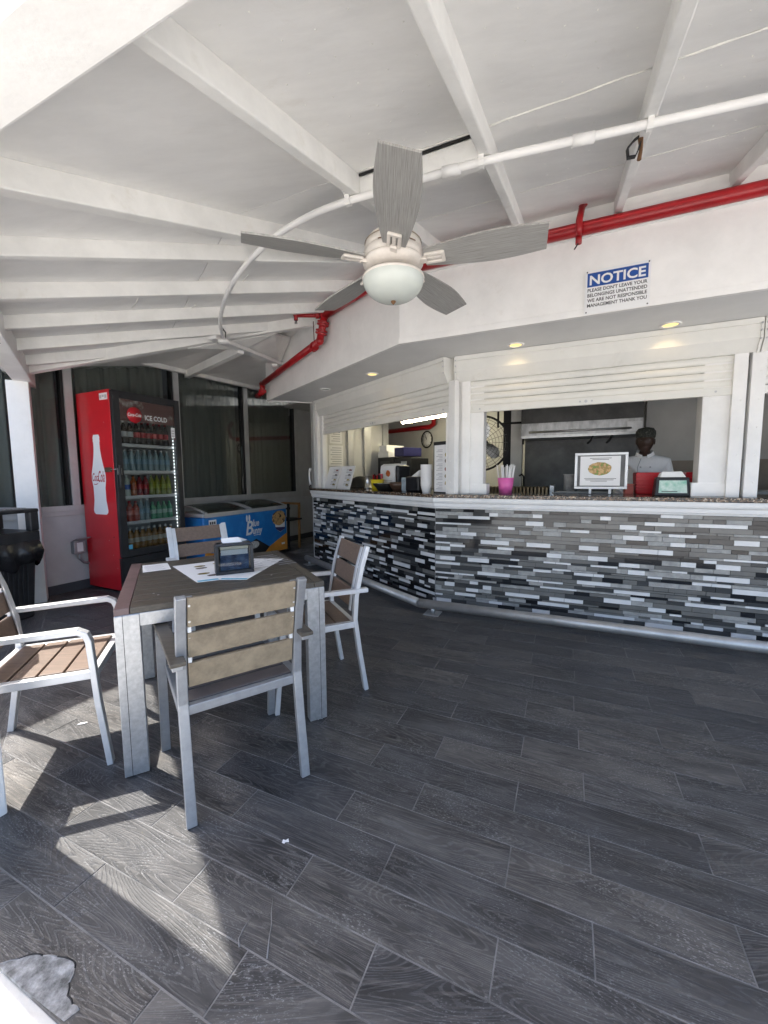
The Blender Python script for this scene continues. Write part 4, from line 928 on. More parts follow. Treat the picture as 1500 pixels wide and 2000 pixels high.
def disc(fn, ca, cz, ra, rz, d0, d1, m, name, par, n=28, jit=.0):
    P = [(ca+ra*(1+random.uniform(-jit, jit))*math.cos(2*math.pi*i/n), cz+rz*(1+random.uniform(-jit, jit))*math.sin(2*math.pi*i/n)) for i in range(n)]
    b = MB(); b.prism(fn, P, d0, d1, m); return b.build(name, par)
b = MB(); b.prism(FZF, [(1.36, .60), (1.63, .60), (1.62, .40), (1.50, .36), (1.40, .42)], .0026, .0035, SIGNW); b.build('cup_print', fz)
b = MB(); b.prism(FZF, [(1.385, .452), (1.625, .43), (1.62, .40), (1.50, .365), (1.40, .42)], .0036, .0042, mat('navy_print', (.03, .03, .12), .4)); b.build('cup_print', fz)
disc(FZF, 1.48, .595, .165, .12, .0044, .006, COOK, 'scoop_print', fz, jit=.04)
disc(FZF, .90, .245, .11, .055, .003, .004, mat('grey_scoop', (.55, .53, .50), .5, var=.4, vscale=30), 'scoop_print', fz, jit=.05)
b = MB(); b.box(KZ, .085, .21, -.003, -.001, .58, .70, SIGNW); [b.box(KZ, .10+i*.034, .125+i*.034, -.004, -.003, .64, .675, INK) for i in range(3)]; b.box(KZ, .11, .19, -.004, -.003, .60, .608, INKG); b.build('price_sticker', fz)
text('lettering', 'B', .34, KZ(.74, -.0036, .41), zd, -zb_, SIGNW, fz, shear=.22, bold=.006, fitw=.15, fith=.21)
text('lettering', 'lue', .16, KZ(.885, -.0036, .525), zd, -zb_, SIGNW, fz, shear=.2, bold=.004, fitw=.135, fith=.105)
text('lettering', 'unny', .16, KZ(.885, -.0036, .41), zd, -zb_, SIGNW, fz, shear=.2, bold=.004, fitw=.20, fith=.105)
b = MB(); b.box(KZ, .90, 1.04, -.0045, -.0036, .385, .393, SIGNW); b.build('lettering', fz)
for q in (-.03, .02):
    disc(FZF, .80+q, .655, .018, .05, .002, .0036, SIGNW, 'ear_print', fz, 16)
b = MB(); b.box(KZ, 1.53, 1.61, -.004, -.003, .15, .18, SIGNW); b.build('badge_print', fz)
for a_, z_ in ((.70, .33), (.76, .30), (.67, .28)): disc(FZF, a_, z_, .018, .02, .0026, .0034, mat('choc_bit', (.04, .02, .015), .5), 'crumb_print', fz, 7, .2)

# stacked high chair in the gap beyond the freezer
hc = thing('wooden_high_chair', 'dark and light wooden high chair frame in the gap beyond the freezer', 'chair', tuple(KZ(1.98, .2, 0)))
WOOD = mat('honey_wood', (.30, .15, .05), .5, var=.2, vscale=12)
for a, d, m in ((1.78, .05, BLKM), (1.78, .40, BLKM), (2.08, .05, WOOD), (2.08, .40, WOOD)):
    b = MB(); b.hexa([KZ(a, d, 0), KZ(a+.035, d, 0), KZ(a+.035, d+.035, 0), KZ(a, d+.035, 0), KZ(a+.02, d, .80), KZ(a+.055, d, .80), KZ(a+.055, d+.035, .80), KZ(a+.02, d+.035, .80)], m); b.build('leg', hc, .003)
b = MB(); b.box(KZ, 1.80, 2.13, .02, .45, .50, .53, BLKM); b.build('seat', hc, .004)
b = MB(); b.box(KZ, 1.80, 2.14, .40, .43, .62, .80, WOOD); b.build('backrest', hc, .006)
b = MB(); b.box(KZ, 2.09, 2.12, .05, .43, .76, .80, WOOD); b.box(KZ, 1.79, 1.82, .03, .43, .70, .74, BLKM); b.build('arm_rail', hc)

# ================================================================ TRASH BIN
TB = V((-3.17, 3.68, 0)); tdx = V((math.cos(R_(255)), math.sin(R_(255)), 0)); tdy = V((-math.cos(R_(345)), -math.sin(R_(345)), 0))
def KT(a, d, z): return TB + tdx*a + tdy*d + V((0, 0, z))      # a towards camera along the face, d to the left
tb = thing('trash_bin', 'black trash bin with open hood and folded black bag beside the sunlit post', 'bin', tuple(KT(.25, .25, 0)))
S_ = .50
b = MB(); b.hexa([KT(.05, .05, 0), KT(S_-.05, .05, 0), KT(S_-.05, S_-.05, 0), KT(.05, S_-.05, 0), KT(.01, .01, .70), KT(S_-.01, .01, .70), KT(S_-.01, S_-.01, .70), KT(.01, S_-.01, .70)], BLACK); b.build('body', tb, .02)
for i in range(9):
    a = .085 + i*.038
    b = MB(); b.hexa([KT(a, .04, .10), KT(a+.018, .04, .10), KT(a+.018, .055, .10), KT(a, .055, .10), KT(a, -.004, .66), KT(a+.018, -.004, .66), KT(a+.018, .02, .66), KT(a, .02, .66)], BLACK); b.build('rib', tb, .003)
BAG = mat('bag_plastic', (.012, .012, .014), .25, bump=.9, bscale=14)
b = MB(); n = 48; rnd = random.Random(3); rings = []
for j, (zz, sp) in enumerate(((.73, .0), (.70, .02), (.62, .045), (.55, .04), (.50, .018), (.49, .004))):
    ring = []
    for i in range(n):
        t = i/n*4; side = int(t); u = t-side
        p = [(u, 0), (1, u), (1-u, 1), (0, 1-u)][side]
        k = sp*(1+.7*math.sin(i*1.9+j)+.4*math.sin(i*.7)); nrm = [(0, -1), (1, 0), (0, 1), (-1, 0)][side]
        zo = .035*math.sin(i*.8)+.02*math.sin(i*2.1) if j > 2 else 0
        ring.append(b.bm.verts.new(KT(.005+p[0]*(S_-.01)+nrm[0]*k, .005+p[1]*(S_-.01)+nrm[1]*k, zz+zo)))
    rings.append(ring)
for r0, r1 in zip(rings, rings[1:]):
    for i in range(n):
        fc = b.face([r0[i], r0[(i+1) % n], r1[(i+1) % n], r1[i]], BAG)
        if fc: fc.smooth = True
b.build('bag', tb)
b = MB(); b.box(KT, -.01, S_+.01, -.01, S_+.01, .70, .80, BLACK); b.build('hood_base', tb, .01)
for a, d in ((-.01, -.01), (S_-.06, -.01), (-.01, S_-.06), (S_-.06, S_-.06)):
    b = MB(); b.box(KT, a, a+.07, d, d+.07, .80, .97, BLACK); b.build('hood_post', tb, .008)
b = MB(); b.box(KT, -.015, S_+.015, -.015, S_+.015, .965, 1.0, BLACK); b.build('hood_top', tb, .012)
b = MB(); b.box(KT, .05, S_-.05, .05, S_-.05, 1.0, 1.008, mat('ash_sand', (.40, .40, .38), .9, col2=(.15, .15, .15), vscale=90)); b.build('ash_tray', tb)

# ================================================================ TABLE
TA = V((-1.109, 1.611, 0)); tf = frame(tuple(TA), 28.1)
tab = thing('square_table', 'square outdoor table with dark slatted top and galvanised legs', 'table', tuple(tf(.45, .48, 0)))
TW, TD, TZ = .905, .985, .738
b = MB(); b.box(tf, 0, .055, 0, TD, TZ-.028, TZ, SLATP); b.build('border_board', tab, .002)
b = MB(); b.box(tf, TW-.05, TW, 0, TD, TZ-.028, TZ, SLATD); b.build('border_board', tab, .002)
nsl = 10; ws = TD/nsl
for i in range(nsl):
    b = MB(); b.box(tf, .0575, TW-.0525, i*ws+.0028, (i+1)*ws-.0028, TZ-.028, TZ-.001, SLATD); b.build('slat', tab, .002)
for x0, x1, y0, y1 in ((.001, TW-.001, .001, .035), (.001, TW-.001, TD-.035, TD-.001), (.001, .035, .0355, TD-.0355), (TW-.035, TW-.001, .0355, TD-.0355)):
    b = MB(); b.box(tf, x0, x1, y0, y1, TZ-.085, TZ-.0285, GALV); b.build('apron', tab, .002)
for x, y in ((0, 0), (TW-.09, 0), (0, TD-.05), (TW-.09, TD-.05)):
    b = MB(); b.box(tf, x-.001, x+.091, y-.0015, y+.05, .004, TZ-.03, GALV); lg = b.build('leg', tab, .003)
    b = MB(); xx = x+.028 if x == 0 else x+.06; b.box(tf, xx, xx+.002, y-.0022, y-.001, .004, TZ-.03, BLKM); b.build('seam', lg)
    b = MB(); b.box(tf, x+.02, x+.05, y+.012, y+.04, -.001, .0045, BLKM); b.build('foot', lg)
b = MB()
for x, y in ((.14, .19), (.16, .155), (.70, .27), (.60, .35)): b.lathe(lambda p, q, z: tf(x+p, y+q, z), [(0, TZ-.001), (.006, TZ-.001), (.004, TZ+.0006), (0, TZ+.0006)], MOS[1], 8)
b.build('worn_spot', tab)

# ================================================================ CHAIRS
def chair(label, c, face, fm, sm, pad=None, bm_=None, seatm=None):
    t = thing('armchair', label, 'chair', (c[0], c[1], 0), 'slatted armchairs around the table')
    f = frame((c[0], c[1], 0), face-90)         # local +y = facing
    xd = (f(1, 0, 0)-f(0, 0, 0))
    bm_ = bm_ or sm; seatm = seatm or sm
    for sx in (-1, 1):
        x = .252*sx
        # front leg bends into the arm
        P = [f(x, .275, 0), f(x, .245, .30), f(x, .228, .575), f(x, .218, .605), f(x, .19, .622), f(x*.97, -.02, .618), f(x*.95, -.265, .612)]
        b = MB(); b.rect_tube(P, xd, .038, .024, fm); b.build('arm_frame', t, .003)
        if pad:
            b = MB(); b.rect_tube([f(x, .21, .6385), f(x*.97, -.02, .6345), f(x*.95, -.28, .6285)], xd, .052, .016, pad); b.build('arm_pad', t, .003)
        xr = .222*sx
        P = [f(xr, -.255, 0), f(xr, -.215, .25), f(xr, -.19, .44), f(xr, -.20, .58), f(xr, -.235, .74), f(xr, -.275, .865)]
        b = MB(); b.rect_tube(P, xd, .036, .026, fm); b.build('leg', t, .003)
        b = MB(); b.box(f, xr-.016, xr+.016, -.19, .235, .395, .43, fm); b.build('side_rail', t, .003)
        b = MB(); P = [f(xr-.028*sx, -.17, .49), f(xr-.028*sx, -.182, .58), f(xr-.028*sx, -.216, .74), f(xr-.028*sx, -.252, .858)]; b.rect_tube(P, xd, .026, .006, fm)
        for i in range(6):
            p = lerp(P[0], P[-1], (i+.5)/6) - (f(0, .012, 0)-f(0, 0, 0)); b.tube([p, p - (f(0, .010, 0)-f(0, 0, 0))], .0045, STEEL, 8)
        b.build('slat_bracket', t)
    b = MB(); b.box(f, -.205, .205, -.20, -.172, .393, .43, fm); b.build('rear_rail', t, .003)
    b = MB(); b.box(f, -.205, .205, .215, .243, .393, .43, fm); b.build('front_rail', t, .003)
    for i in range(4):
        y0 = -.168+i*.096
        b = MB(); b.box(f, -.205, .205, y0, y0+.087, .412, .434, seatm); b.build('seat_slat', t, .003)
    zs = [(.50, .60), (.622, .722), (.744, .856)]
    for z0, z1 in zs:
        y = lambda z: -.177 - max(0, z-.44)*.205
        b = MB(); b.hexa([f(-.20, y(z0)-.009, z0), f(.20, y(z0)-.009, z0), f(.20, y(z0)+.009, z0), f(-.20, y(z0)+.009, z0), f(-.20, y(z1)-.009, z1), f(.20, y(z1)-.009, z1), f(.20, y(z1)+.009, z1), f(-.20, y(z1)+.009, z1)], bm_); b.build('back_slat', t, .003)
    for sx in (-1, 1):
        for zz in (.611, .733):
            b = MB(); b.box(f, .193*sx-.006, .193*sx+.006, -.177-(zz-.44)*.2-.004, -.177-(zz-.44)*.2+.008, zz-.0105, zz+.0105, PAPER); b.build('spacer', t)
    return t
chair('slatted armchair with tan back and brown arm pads, back turned to the open floor', (-.673, 1.711), 124, ALUG, SLATLIT, SLATD, SLATLIT, mat('grey_seat', (.085, .075, .075), .55, var=.15, vscale=12))
chair('brown slatted white armchair between the table and the mosaic counter', (-.443, 2.42), 205, ALU, SLAT)
chair('brown slatted white armchair on the cooler side of the table', (-1.40, 3.22), -46, ALU, SLAT)
chair('sunlit brown slatted white armchair beside the trash bin', (-1.586, 1.844), 22, ALU, SLAT)

# table-top things
nh = thing('napkin_dispenser', 'black plastic napkin dispenser with clear front on the slatted table', 'dispenser', (-.85, 2.25, TZ))
nf = frame((-.911, 2.153, TZ+.0022), 27)
b = MB(); w_, h_, d_ = .20, .155, .10
b.hexa([nf(0, 0, 0), nf(w_, 0, 0), nf(w_, d_, 0), nf(0, d_, 0), nf(.0, .0, .018), nf(w_, .0, .018), nf(w_, d_, .018), nf(0, d_, .018)], BLACK)
for x0, x1 in ((0, .018), (w_-.018, w_)): b.hexa([nf(x0, 0, .018), nf(x1, 0, .018), nf(x1, d_, .018), nf(x0, d_, .018), nf(x0, .012, h_), nf(x1, .012, h_), nf(x1, d_-.012, h_), nf(x0, d_-.012, h_)], BLACK)
b.hexa([nf(0, .012, h_), nf(w_, .012, h_), nf(w_, d_-.012, h_), nf(0, d_-.012, h_), nf(.012, .016, h_+.014), nf(w_-.012, .016, h_+.014), nf(w_-.012, d_-.016, h_+.014), nf(.012, d_-.016, h_+.014)], BLACK)
b.box(nf, .018, w_-.018, d_-.012, d_-.006, .018, h_, BLACK); b.build('case', nh, .006)
b = MB(); b.hexa([nf(.018, .006, .02), nf(w_-.018, .006, .02), nf(w_-.018, .009, .02), nf(.018, .009, .02), nf(.018, .014, h_-.002), nf(w_-.018, .014, h_-.002), nf(w_-.018, .017, h_-.002), nf(.018, .017, h_-.002)], GLASSC); b.build('clear_front', nh)
b = MB(); b.box(nf, .025, w_-.025, .022, .05, .02, h_-.035, mat('navy_back', (.02, .04, .10), .12, col2=(.10, .17, .30), vscale=25, bump=.6, bscale=30)); b.build('inner_plate', nh)
b = MB(); b.box(nf, .03, w_-.03, .019, .055, h_-.05, h_-.022, PAPER); b.box(nf, .028, w_-.028, .018, .045, h_-.020, h_-.004, mat('steel_lip', (.65, .62, .52), .3, .3)); b.hexa([nf(.045, .04, h_+.01), nf(w_-.05, .04, h_+.01), nf(w_-.05, .075, h_+.01), nf(.045, .075, h_+.01), nf(.035, .05, h_+.04), nf(w_-.075, .05, h_+.042), nf(w_-.02, .085, h_+.018), nf(.04, .085, h_+.018)], PAPER); b.build('napkins', nh)
def sheet(name, label, pts, z, prints, group=None, fold=None):
    t = thing(name, label, 'paper', (pts[0][0], pts[0][1], z), group)
    b = MB(); b.prism(W, pts, z, z+.0012, PAPER); b.build('sheet', t)
    return t
mp = [(-1.276, 2.401), (-.956, 2.025), (-.862, 2.075), (-.72, 2.075), (-.659, 2.60), (-.97, 2.62)]
ms_ = sheet('menu_sheet', 'large white printed menu sheet lying under the napkin dispenser', mp, TZ+.0006, 0)
def mq(u, v, z=0):          # menu left half coordinates
    a, c = V((-1.276, 2.401, 0)), V((-.956, 2.025, 0)); e = V((-.80, 2.54, 0)) - V((-1.0, 2.3, 0)); x = (c-a); y = V((.30, .235, 0))
    return a + x*u + y*v + V((0, 0, TZ+.0019+z))
fc_ = [mat('food_a', (.20, .15, .03), .6, var=.4, vscale=60), mat('food_b', (.45, .33, .06), .6, var=.4, vscale=60), mat('food_c', (.10, .07, .05), .6, var=.4, vscale=60), mat('food_d', (.28, .06, .04), .6, var=.4, vscale=60)]
for i, (u, v) in enumerate(((.22, .32), (.18, .62), (.34, .30), (.34, .66), (.64, .22), (.62, .55), (.78, .3), (.78, .55))):
    P = [tuple(mq(u+.045*math.cos(k*.9), v+.09*math.sin(k*.9))[:2]) for k in range(7)]
    b = MB(); b.prism(W, P, TZ+.0019, TZ+.0023, fc_[i % 4]); b.build('food_print', ms_)
b = MB()
for i in range(7):
    for j in range(2):
        u0 = .10+i*.11; p = [mq(u0, .8+.5*j), mq(u0+.02, .8+.5*j), mq(u0+.02, 1.15+.45*j), mq(u0, 1.15+.45*j)]; b.prism(W, [tuple(q[:2]) for q in p], TZ+.0019, TZ+.0022, INKG)
b.build('text_lines', ms_)
b = MB(); P = [tuple(mq(.93, .02)[:2]), tuple(mq(.99, .02)[:2]), (-.865, 2.082), (-.885, 2.105)]; b.prism(W, P, TZ+.0019, TZ+.0023, mat('sky_print', (.12, .42, .58), .5)); b.build('blue_edge', ms_)
b = MB(); P = [(-.86, 2.082), (-.722, 2.079), (-.722, 2.10), (-.86, 2.105)]; b.prism(W, P, TZ+.0019, TZ+.0023, mat('sky_print', (.12, .42, .58), .5)); b.build('blue_edge', ms_)
b = MB()
for i in range(9): x = -.82+.004*i; b.box(W, x+.02, x+.13-.02*(i % 2), 2.28+i*.034, 2.288+i*.034, TZ+.0019, TZ+.0022, INKG)
b.build('text_lines', ms_)
cd = sheet('printed_card', 'small printed paper card near the table corner by the cooler', [(-1.366, 2.25), (-1.25, 2.333), (-1.36, 2.50), (-1.475, 2.43)], TZ+.0004, 0)
b = MB(); cf = frame((-1.366, 2.25, 0), 35.5)
for i in range(5): b.box(cf, .02, .118-.015*(i % 2), .03+i*.03, .038+i*.03, TZ+.0017, TZ+.002, INKG)
b.build('text_lines', cd)

# ================================================================ THINGS ON THE COUNTER
CZ = 1.0885
def lathe_thing(name, label, cat, fn, s_, o_, prof, m, group=None, n=24):
    t = tag(MB().lathe(lambda x, y, z: fn(s_+x, o_+y, CZ+z), prof, m, n).build(name), label, cat, group); return t
# straw cup
sc_ = thing('straw_cup', 'pink plastic cup full of paper wrapped straws on the granite counter', 'cup', tuple(KR(.61, -.30, CZ)))
MB().lathe(lambda x, y, z: KR(.61+x, -.30+y, CZ+z), [(0, 0), (.058, 0), (.078, .15), (.075, .15), (.056, .006), (0, .006)], PINK, 24).build('cup', sc_)
rnd = random.Random(5)
for i in range(46):
    a = rnd.random()*6.28; r = .068*math.sqrt(rnd.random()); x, y = r*math.cos(a), r*math.sin(a)
    b = MB(); b.tube([KR(.61+x*.7, -.30+y*.7, CZ+.01), KR(.61+x*1.25, -.30+y*1.25, CZ+.245+rnd.random()*.035)], .005, PAPER, 6); b.build('straw', sc_)
# framed dish sign
sg = thing('counter_sign', 'silver framed counter sign with a plate of food on white paper', 'sign', tuple(KR(1.42, -.30, CZ)))
s0, s1, z0, z1 = 1.21, 1.625, 1.135, 1.455
b = MB(); 
for q in ((s0, s1, z0, z0+.022), (s0, s1, z1-.022, z1), (s0, s0+.022, z0+.022, z1-.022), (s1-.022, s1, z0+.022, z1-.022)): b.box(KR, q[0], q[1], -.315, -.295, q[2], q[3], ALU)
b.build('frame', sg, .003)
b = MB(); b.box(KR, s0+.022, s1-.022, -.308, -.304, z0+.022, z1-.022, KDARK); b.build('backing', sg)
b = MB(); b.box(KR, s0+.045, s1-.055, -.303, -.3015, z0+.03, z1-.03, PAPER); sh = b.build('paper', sg)
def food_mat():
    m = bpy.data.materials.new('rice_print'); m.use_nodes = True; t = m.node_tree; N = t.nodes; L = t.links; p = N['Principled BSDF']
    tc = N.new('ShaderNodeTexCoord'); n = N.new('ShaderNodeTexNoise'); n.inputs['Scale'].default_value = 40; L.new(tc.outputs['Object'], n.inputs[0])
    r = N.new('ShaderNodeValToRGB'); r.color_ramp.elements[0].position = .36; r.color_ramp.elements[0].color = (.16, .30, .06, 1); r.color_ramp.elements[1].position = .62; r.color_ramp.elements[1].color = (.60, .40, .18, 1)
    e = r.color_ramp.elements.new(.5); e.color = (.40, .24, .08, 1); L.new(n.outputs[0], r.inputs[0]); L.new(r.outputs[0], p.inputs['Base Color']); return m
disc(lambda a, z, d: KR(a, -.3015+d, z), 1.41, 1.315, .092, .058, .0004, .0012, food_mat(), 'dish_print', sh, jit=.05)
for z, x0, x1 in ((1.405, 1.33, 1.50), (1.393, 1.35, 1.48), (1.225, 1.29, 1.54), (1.214, 1.30, 1.52), (1.203, 1.34, 1.47)): b = MB(); b.box(KR, x0, x1, -.3012, -.3005, z, z+.004, INK); b.build('text_line', sh)
b = MB(); b.box(KR, 1.33, 1.35, -.31, -.30, CZ+.004, z0, ALU); b.box(KR, 1.485, 1.505, -.31, -.30, CZ+.004, z0, ALU); b.box(KR, 1.25, 1.59, -.36, -.25, CZ, CZ+.005, KDARK); b.build('stand', sg)
# napkin holder with green label
nk = thing('napkin_holder', 'black napkin holder with a green printed card and white napkins', 'dispenser', tuple(KR(1.92, -.2, CZ)))
b = MB(); b.hexa([KR(1.80, -.12, CZ), KR(2.04, -.12, CZ), KR(2.04, -.26, CZ), KR(1.80, -.26, CZ), KR(1.81, -.15, CZ+.15), KR(2.03, -.15, CZ+.15), KR(2.03, -.24, CZ+.15), KR(1.81, -.24, CZ+.15)], BLACK); b.build('case', nk, .008)
gm = mat('green_card', (.62, .72, .66), .35, col2=(.22, .50, .38), vscale=14)
b = MB(); b.hexa([KR(1.825, -.121, CZ+.025), KR(2.015, -.121, CZ+.025), KR(2.015, -.123, CZ+.025), KR(1.825, -.123, CZ+.025), KR(1.83, -.139, CZ+.125), KR(2.01, -.139, CZ+.125), KR(2.01, -.143, CZ+.125), KR(1.83, -.143, CZ+.125)], gm); cdn = b.build('card', nk)
b = MB(); b.box(KR, 1.845, 1.95, -.1243, -.1215, CZ+.035, CZ+.04, INK); b.build('text_lines', cdn)
b = MB(); b.hexa([KR(1.83, -.15, CZ+.1505), KR(2.01, -.15, CZ+.1505), KR(2.01, -.235, CZ+.1505), KR(1.83, -.235, CZ+.1505), KR(1.85, -.17, CZ+.195), KR(1.98, -.17, CZ+.198), KR(2.0, -.22, CZ+.185), KR(1.84, -.22, CZ+.185)], PAPER); b.build('napkins', nk, .006)
def bins(s0, s1, lab):
    t = thing('red_bin', lab, 'bin', tuple(KR((s0+s1)/2, -.5, CZ)), 'red plastic bins on the counter')
    b = MB(); b.hexa([KR(s0+.012, -.42, CZ), KR(s1-.012, -.42, CZ), KR(s1-.012, -.60, CZ), KR(s0+.012, -.60, CZ), KR(s0, -.40, CZ+.19), KR(s1, -.40, CZ+.19), KR(s1, -.61, CZ+.19), KR(s0, -.61, CZ+.19)], REDP); b.build('tub', t, .01)
    for i in range(6): b = MB(); b.box(KR, s0-.002, s1+.002, -.405+.0, -.396-.003*(5-i)*.2, CZ+.04+i*.024, CZ+.05+i*.024, REDP); b.build('rib', t, .002)
bins(1.70, 1.92, 'red ribbed plastic bin beside the framed sign, in front of the cook'); bins(2.06, 2.245, 'red ribbed plastic bin against the thick white pillar')
b = MB(); b.box(KR, 1.625, 1.695, -.55, -.45, CZ, CZ+.075, mat('coral_box', (.55, .12, .09), .5)); b.box(KR, 1.62, 1.70, -.555, -.445, CZ+.0752, CZ+.088, mat('coral_lid', (.62, .16, .12), .5)); tag(b.build('small_carton', bevel=.003), 'small coral red carton between the framed sign and a red bin', 'box')
lathe_thing('clear_bucket', 'cloudy clear plastic bucket standing left of the framed sign', 'bucket', KR, 1.175, -.52, [(0, 0), (.05, 0), (.056, .17), (.06, .172), (.06, .18), (.053, .18), (.047, .006), (0, .006)], mat('cloudy_plastic', (.42, .42, .41), .35, col2=(.26, .26, .27), vscale=20))
pt = thing('paper_stack', 'flat pile of papers lying under the framed counter sign', 'papers', tuple(KR(1.3, -.5, CZ)))
for i in range(3): b = MB(); b.box(KR, 1.02+.03*i, 1.5+.02*i, -.60+.01*i, -.42+.01*i, CZ+.0005+.006*i, CZ+.006+.006*i, mat('grey_paper', (.35, .35, .34), .7)); b.build('sheet', pt)
# left window
mn = thing('menu_booklet', 'open two page menu booklet propped on the counter end', 'menu', tuple(KL(2.15, -.2, CZ)))
def page(s0, s1, lab):
    b = MB(); b.hexa([KL(s0, -.10, CZ), KL(s1, -.10, CZ), KL(s1, -.108, CZ), KL(s0, -.108, CZ), KL(s0-.0, -.20, CZ+.31), KL(s1, -.20, CZ+.31), KL(s1, -.206, CZ+.31), KL(s0, -.206, CZ+.31)], PAPER); p = b.build('page', mn)
    b = MB()
    for i in range(12):
        z = .03+i*.021; o = -.10-z*.3226+.0012; x0 = s0+.04
        b.box(KL, min(x0, x0+.0)+.0, s1-.16 if i % 4 else s1-.24, o, o+.0006, CZ+z, CZ+z+.007, INKG)
    b.build('text_lines', p)
    for i in range(4):
        z = .05+i*.065; o = -.10-z*.3226+.0012; b = MB(); b.prism(lambda a, c, d: KL(a, o+d, c), [(s0+(.09+.04*math.cos(k*.8)), CZ+z+.02*math.sin(k*.8)) for k in range(8)], 0, .0006, fc_[i]); b.build('food_print', p)
page(1.78, 2.13, ''); page(2.15, 2.50, '')
b = MB(); b.box(KL, 1.76, 2.52, -.25, -.21, CZ, CZ+.03, BLKM); b.build('easel', mn)
lathe_thing('baseball_cap', 'dark rounded cap lying behind the menu booklet', 'cap', KL, 2.02, -.42, [(0, .17), (.05, .165), (.10, .14), (.135, .09), (.15, .03), (.17, .0), (0, 0)], BLKM)
lathe_thing('steel_shaker', 'small steel shaker on the counter beside the menu booklet', 'shaker', KL, 1.70, -.35, [(0, 0), (.055, 0), (.055, .02), (.045, .025), (.045, .17), (.05, .175), (.05, .18), (0, .18)], STEEL)
yc = thing('condiment_cup', 'yellow plastic cup holding red condiment sachets', 'cup', tuple(KL(1.34, -.25, CZ)))
MB().lathe(lambda x, y, z: KL(1.34+x, -.25+y, CZ+z), [(0, 0), (.07, 0), (.085, .13), (.082, .13), (.066, .006), (0, .006)], YELL, 20).build('cup', yc)
for i in range(8): a = i*.8; b = MB(); b.box(frame(tuple(KL(1.34+.04*math.cos(a), -.25+.04*math.sin(a), CZ+.09)), i*37), -.02, .02, -.002, .002, 0, .09+.01*(i % 3), REDP if i % 2 else BLKM); b.build('sachet', yc)
ls = thing('branded_dispenser', 'white curved dispenser with an orange emblem behind the bowls', 'dispenser', tuple(KL(1.27, -.42, CZ)))
b = MB(); prf = [(-.36, .0), (-.36, .25), (-.37, .30), (-.41, .325), (-.55, .325), (-.55, 0)]; b.profile(lambda a, o, z: KL(a, o, CZ+z), prf, 1.13, 1.43, SIGNW); d0 = b.build('case', ls, .006)
b = MB(); b.box(KL, 1.06, 1.129, -.56, -.37, CZ, CZ+.30, BLACK); b.build('side_cover', ls, .02)
disc(lambda a, z, d: KL(a, -.36+d, z), 1.26, CZ+.205, .045, .04, .0006, .0014, mat('emblem_orange', (.50, .13, .03), .4, var=.3, vscale=40), 'emblem', d0, 14, .12)
b = MB(); [b.box(KL, 1.18, 1.36-.02*i, -.3596, -.359, CZ+.11-.02*i, CZ+.118-.02*i, INKG) for i in range(3)]; b.box(KL, 1.37, 1.40, -.3596, -.359, CZ+.14, CZ+.20, REDP); b.build('print', d0)
lathe_thing('black_bowl', 'black bowl of creamer cups on the counter', 'bowl', KL, 1.10, -.2, [(0, 0), (.09, 0), (.15, .075), (.155, .085), (.145, .08), (.09, .012), (0, .012)], BLKM)
cr = thing('creamer_heap', 'heap of white creamer cups in the black bowl', 'creamer', tuple(KL(1.1, -.2, CZ+.06)))
for i in range(7): a = i*.9; b = MB(); b.lathe(lambda x, y, z: KL(1.10+.07*math.cos(a)*(i > 0)+x, -.2+.07*math.sin(a)*(i > 0)+y, CZ+.055+z), [(0, 0), (.018, 0), (.024, .03), (0, .03)], PAPER, 10); b.build('creamer', cr)
lathe_thing('brown_bowl', 'small brown bowl beside the black bowl', 'bowl', KL, .895, -.24, [(0, 0), (.06, 0), (.10, .06), (.105, .10), (.098, .10), (.09, .06), (.055, .01), (0, .01)], mat('brown_glaze', (.08, .045, .03), .3))
nd = thing('black_napkin_box', 'black napkin box with clear front near the stacked paper cups', 'dispenser', tuple(KL(.64, -.27, CZ)))
b = MB(); b.box(KL, .48, .72, -.40, -.20, CZ, CZ+.165, BLACK); b.build('case', nd, .02)
b = MB(); b.box(KL, .7205, .80, -.38, -.21, CZ, CZ+.155, mat('pale_front', (.35, .42, .46), .25, var=.3, vscale=20)); b.build('front', nd, .006)
b = MB(); b.hexa([KL(.56, -.34, CZ+.1655), KL(.68, -.34, CZ+.1655), KL(.68, -.26, CZ+.1655), KL(.56, -.26, CZ+.1655), KL(.57, -.32, CZ+.24), KL(.62, -.32, CZ+.215), KL(.64, -.29, CZ+.20), KL(.58, -.29, CZ+.235)], PAPER); b.build('napkin', nd)
cs = thing('cup_stack', 'tall stack of white paper cups on the counter by the standing menu', 'cups', tuple(KL(.31, -.15, CZ)))
for i in range(16): b = MB(); b.lathe(lambda x, y, z: KL(.31+x, -.16+y, CZ+z), [(.042, i*.014), (.062, .075+i*.014), (.064, .08+i*.014), (.058, .078+i*.014)], PAPER, 18); b.build('cup', cs)
mbd = thing('menu_board', 'tall standing menu board in a dark frame against the white pillar', 'menu', tuple(KL(.09, -.18, CZ)))
b = MB(); b.box(KL, -.03, .215, -.185, -.170, CZ, CZ+.515, BLKM); b.build('frame', mbd, .003)
b = MB(); b.box(KL, -.02, .20, -.1695, -.168, CZ+.012, CZ+.48, PAPER); pg = b.build('sheet', mbd)
b = MB()
for i in range(26):
    if i % 6 == 5: continue
    b.box(KL, .08, .17 - .02*(i % 3), -.1678, -.1673, CZ+.04+i*.0155, CZ+.046+i*.0155, INKG)
b.build('text_lines', pg)
for i, z in enumerate((.10, .17, .24, .32, .38)): disc(lambda a, c, d: KL(a, -.1678+d, c), .025, CZ+z, .024, .022, 0, .0006, fc_[(i*3+1) % 4], 'food_print', pg, 10, .15)

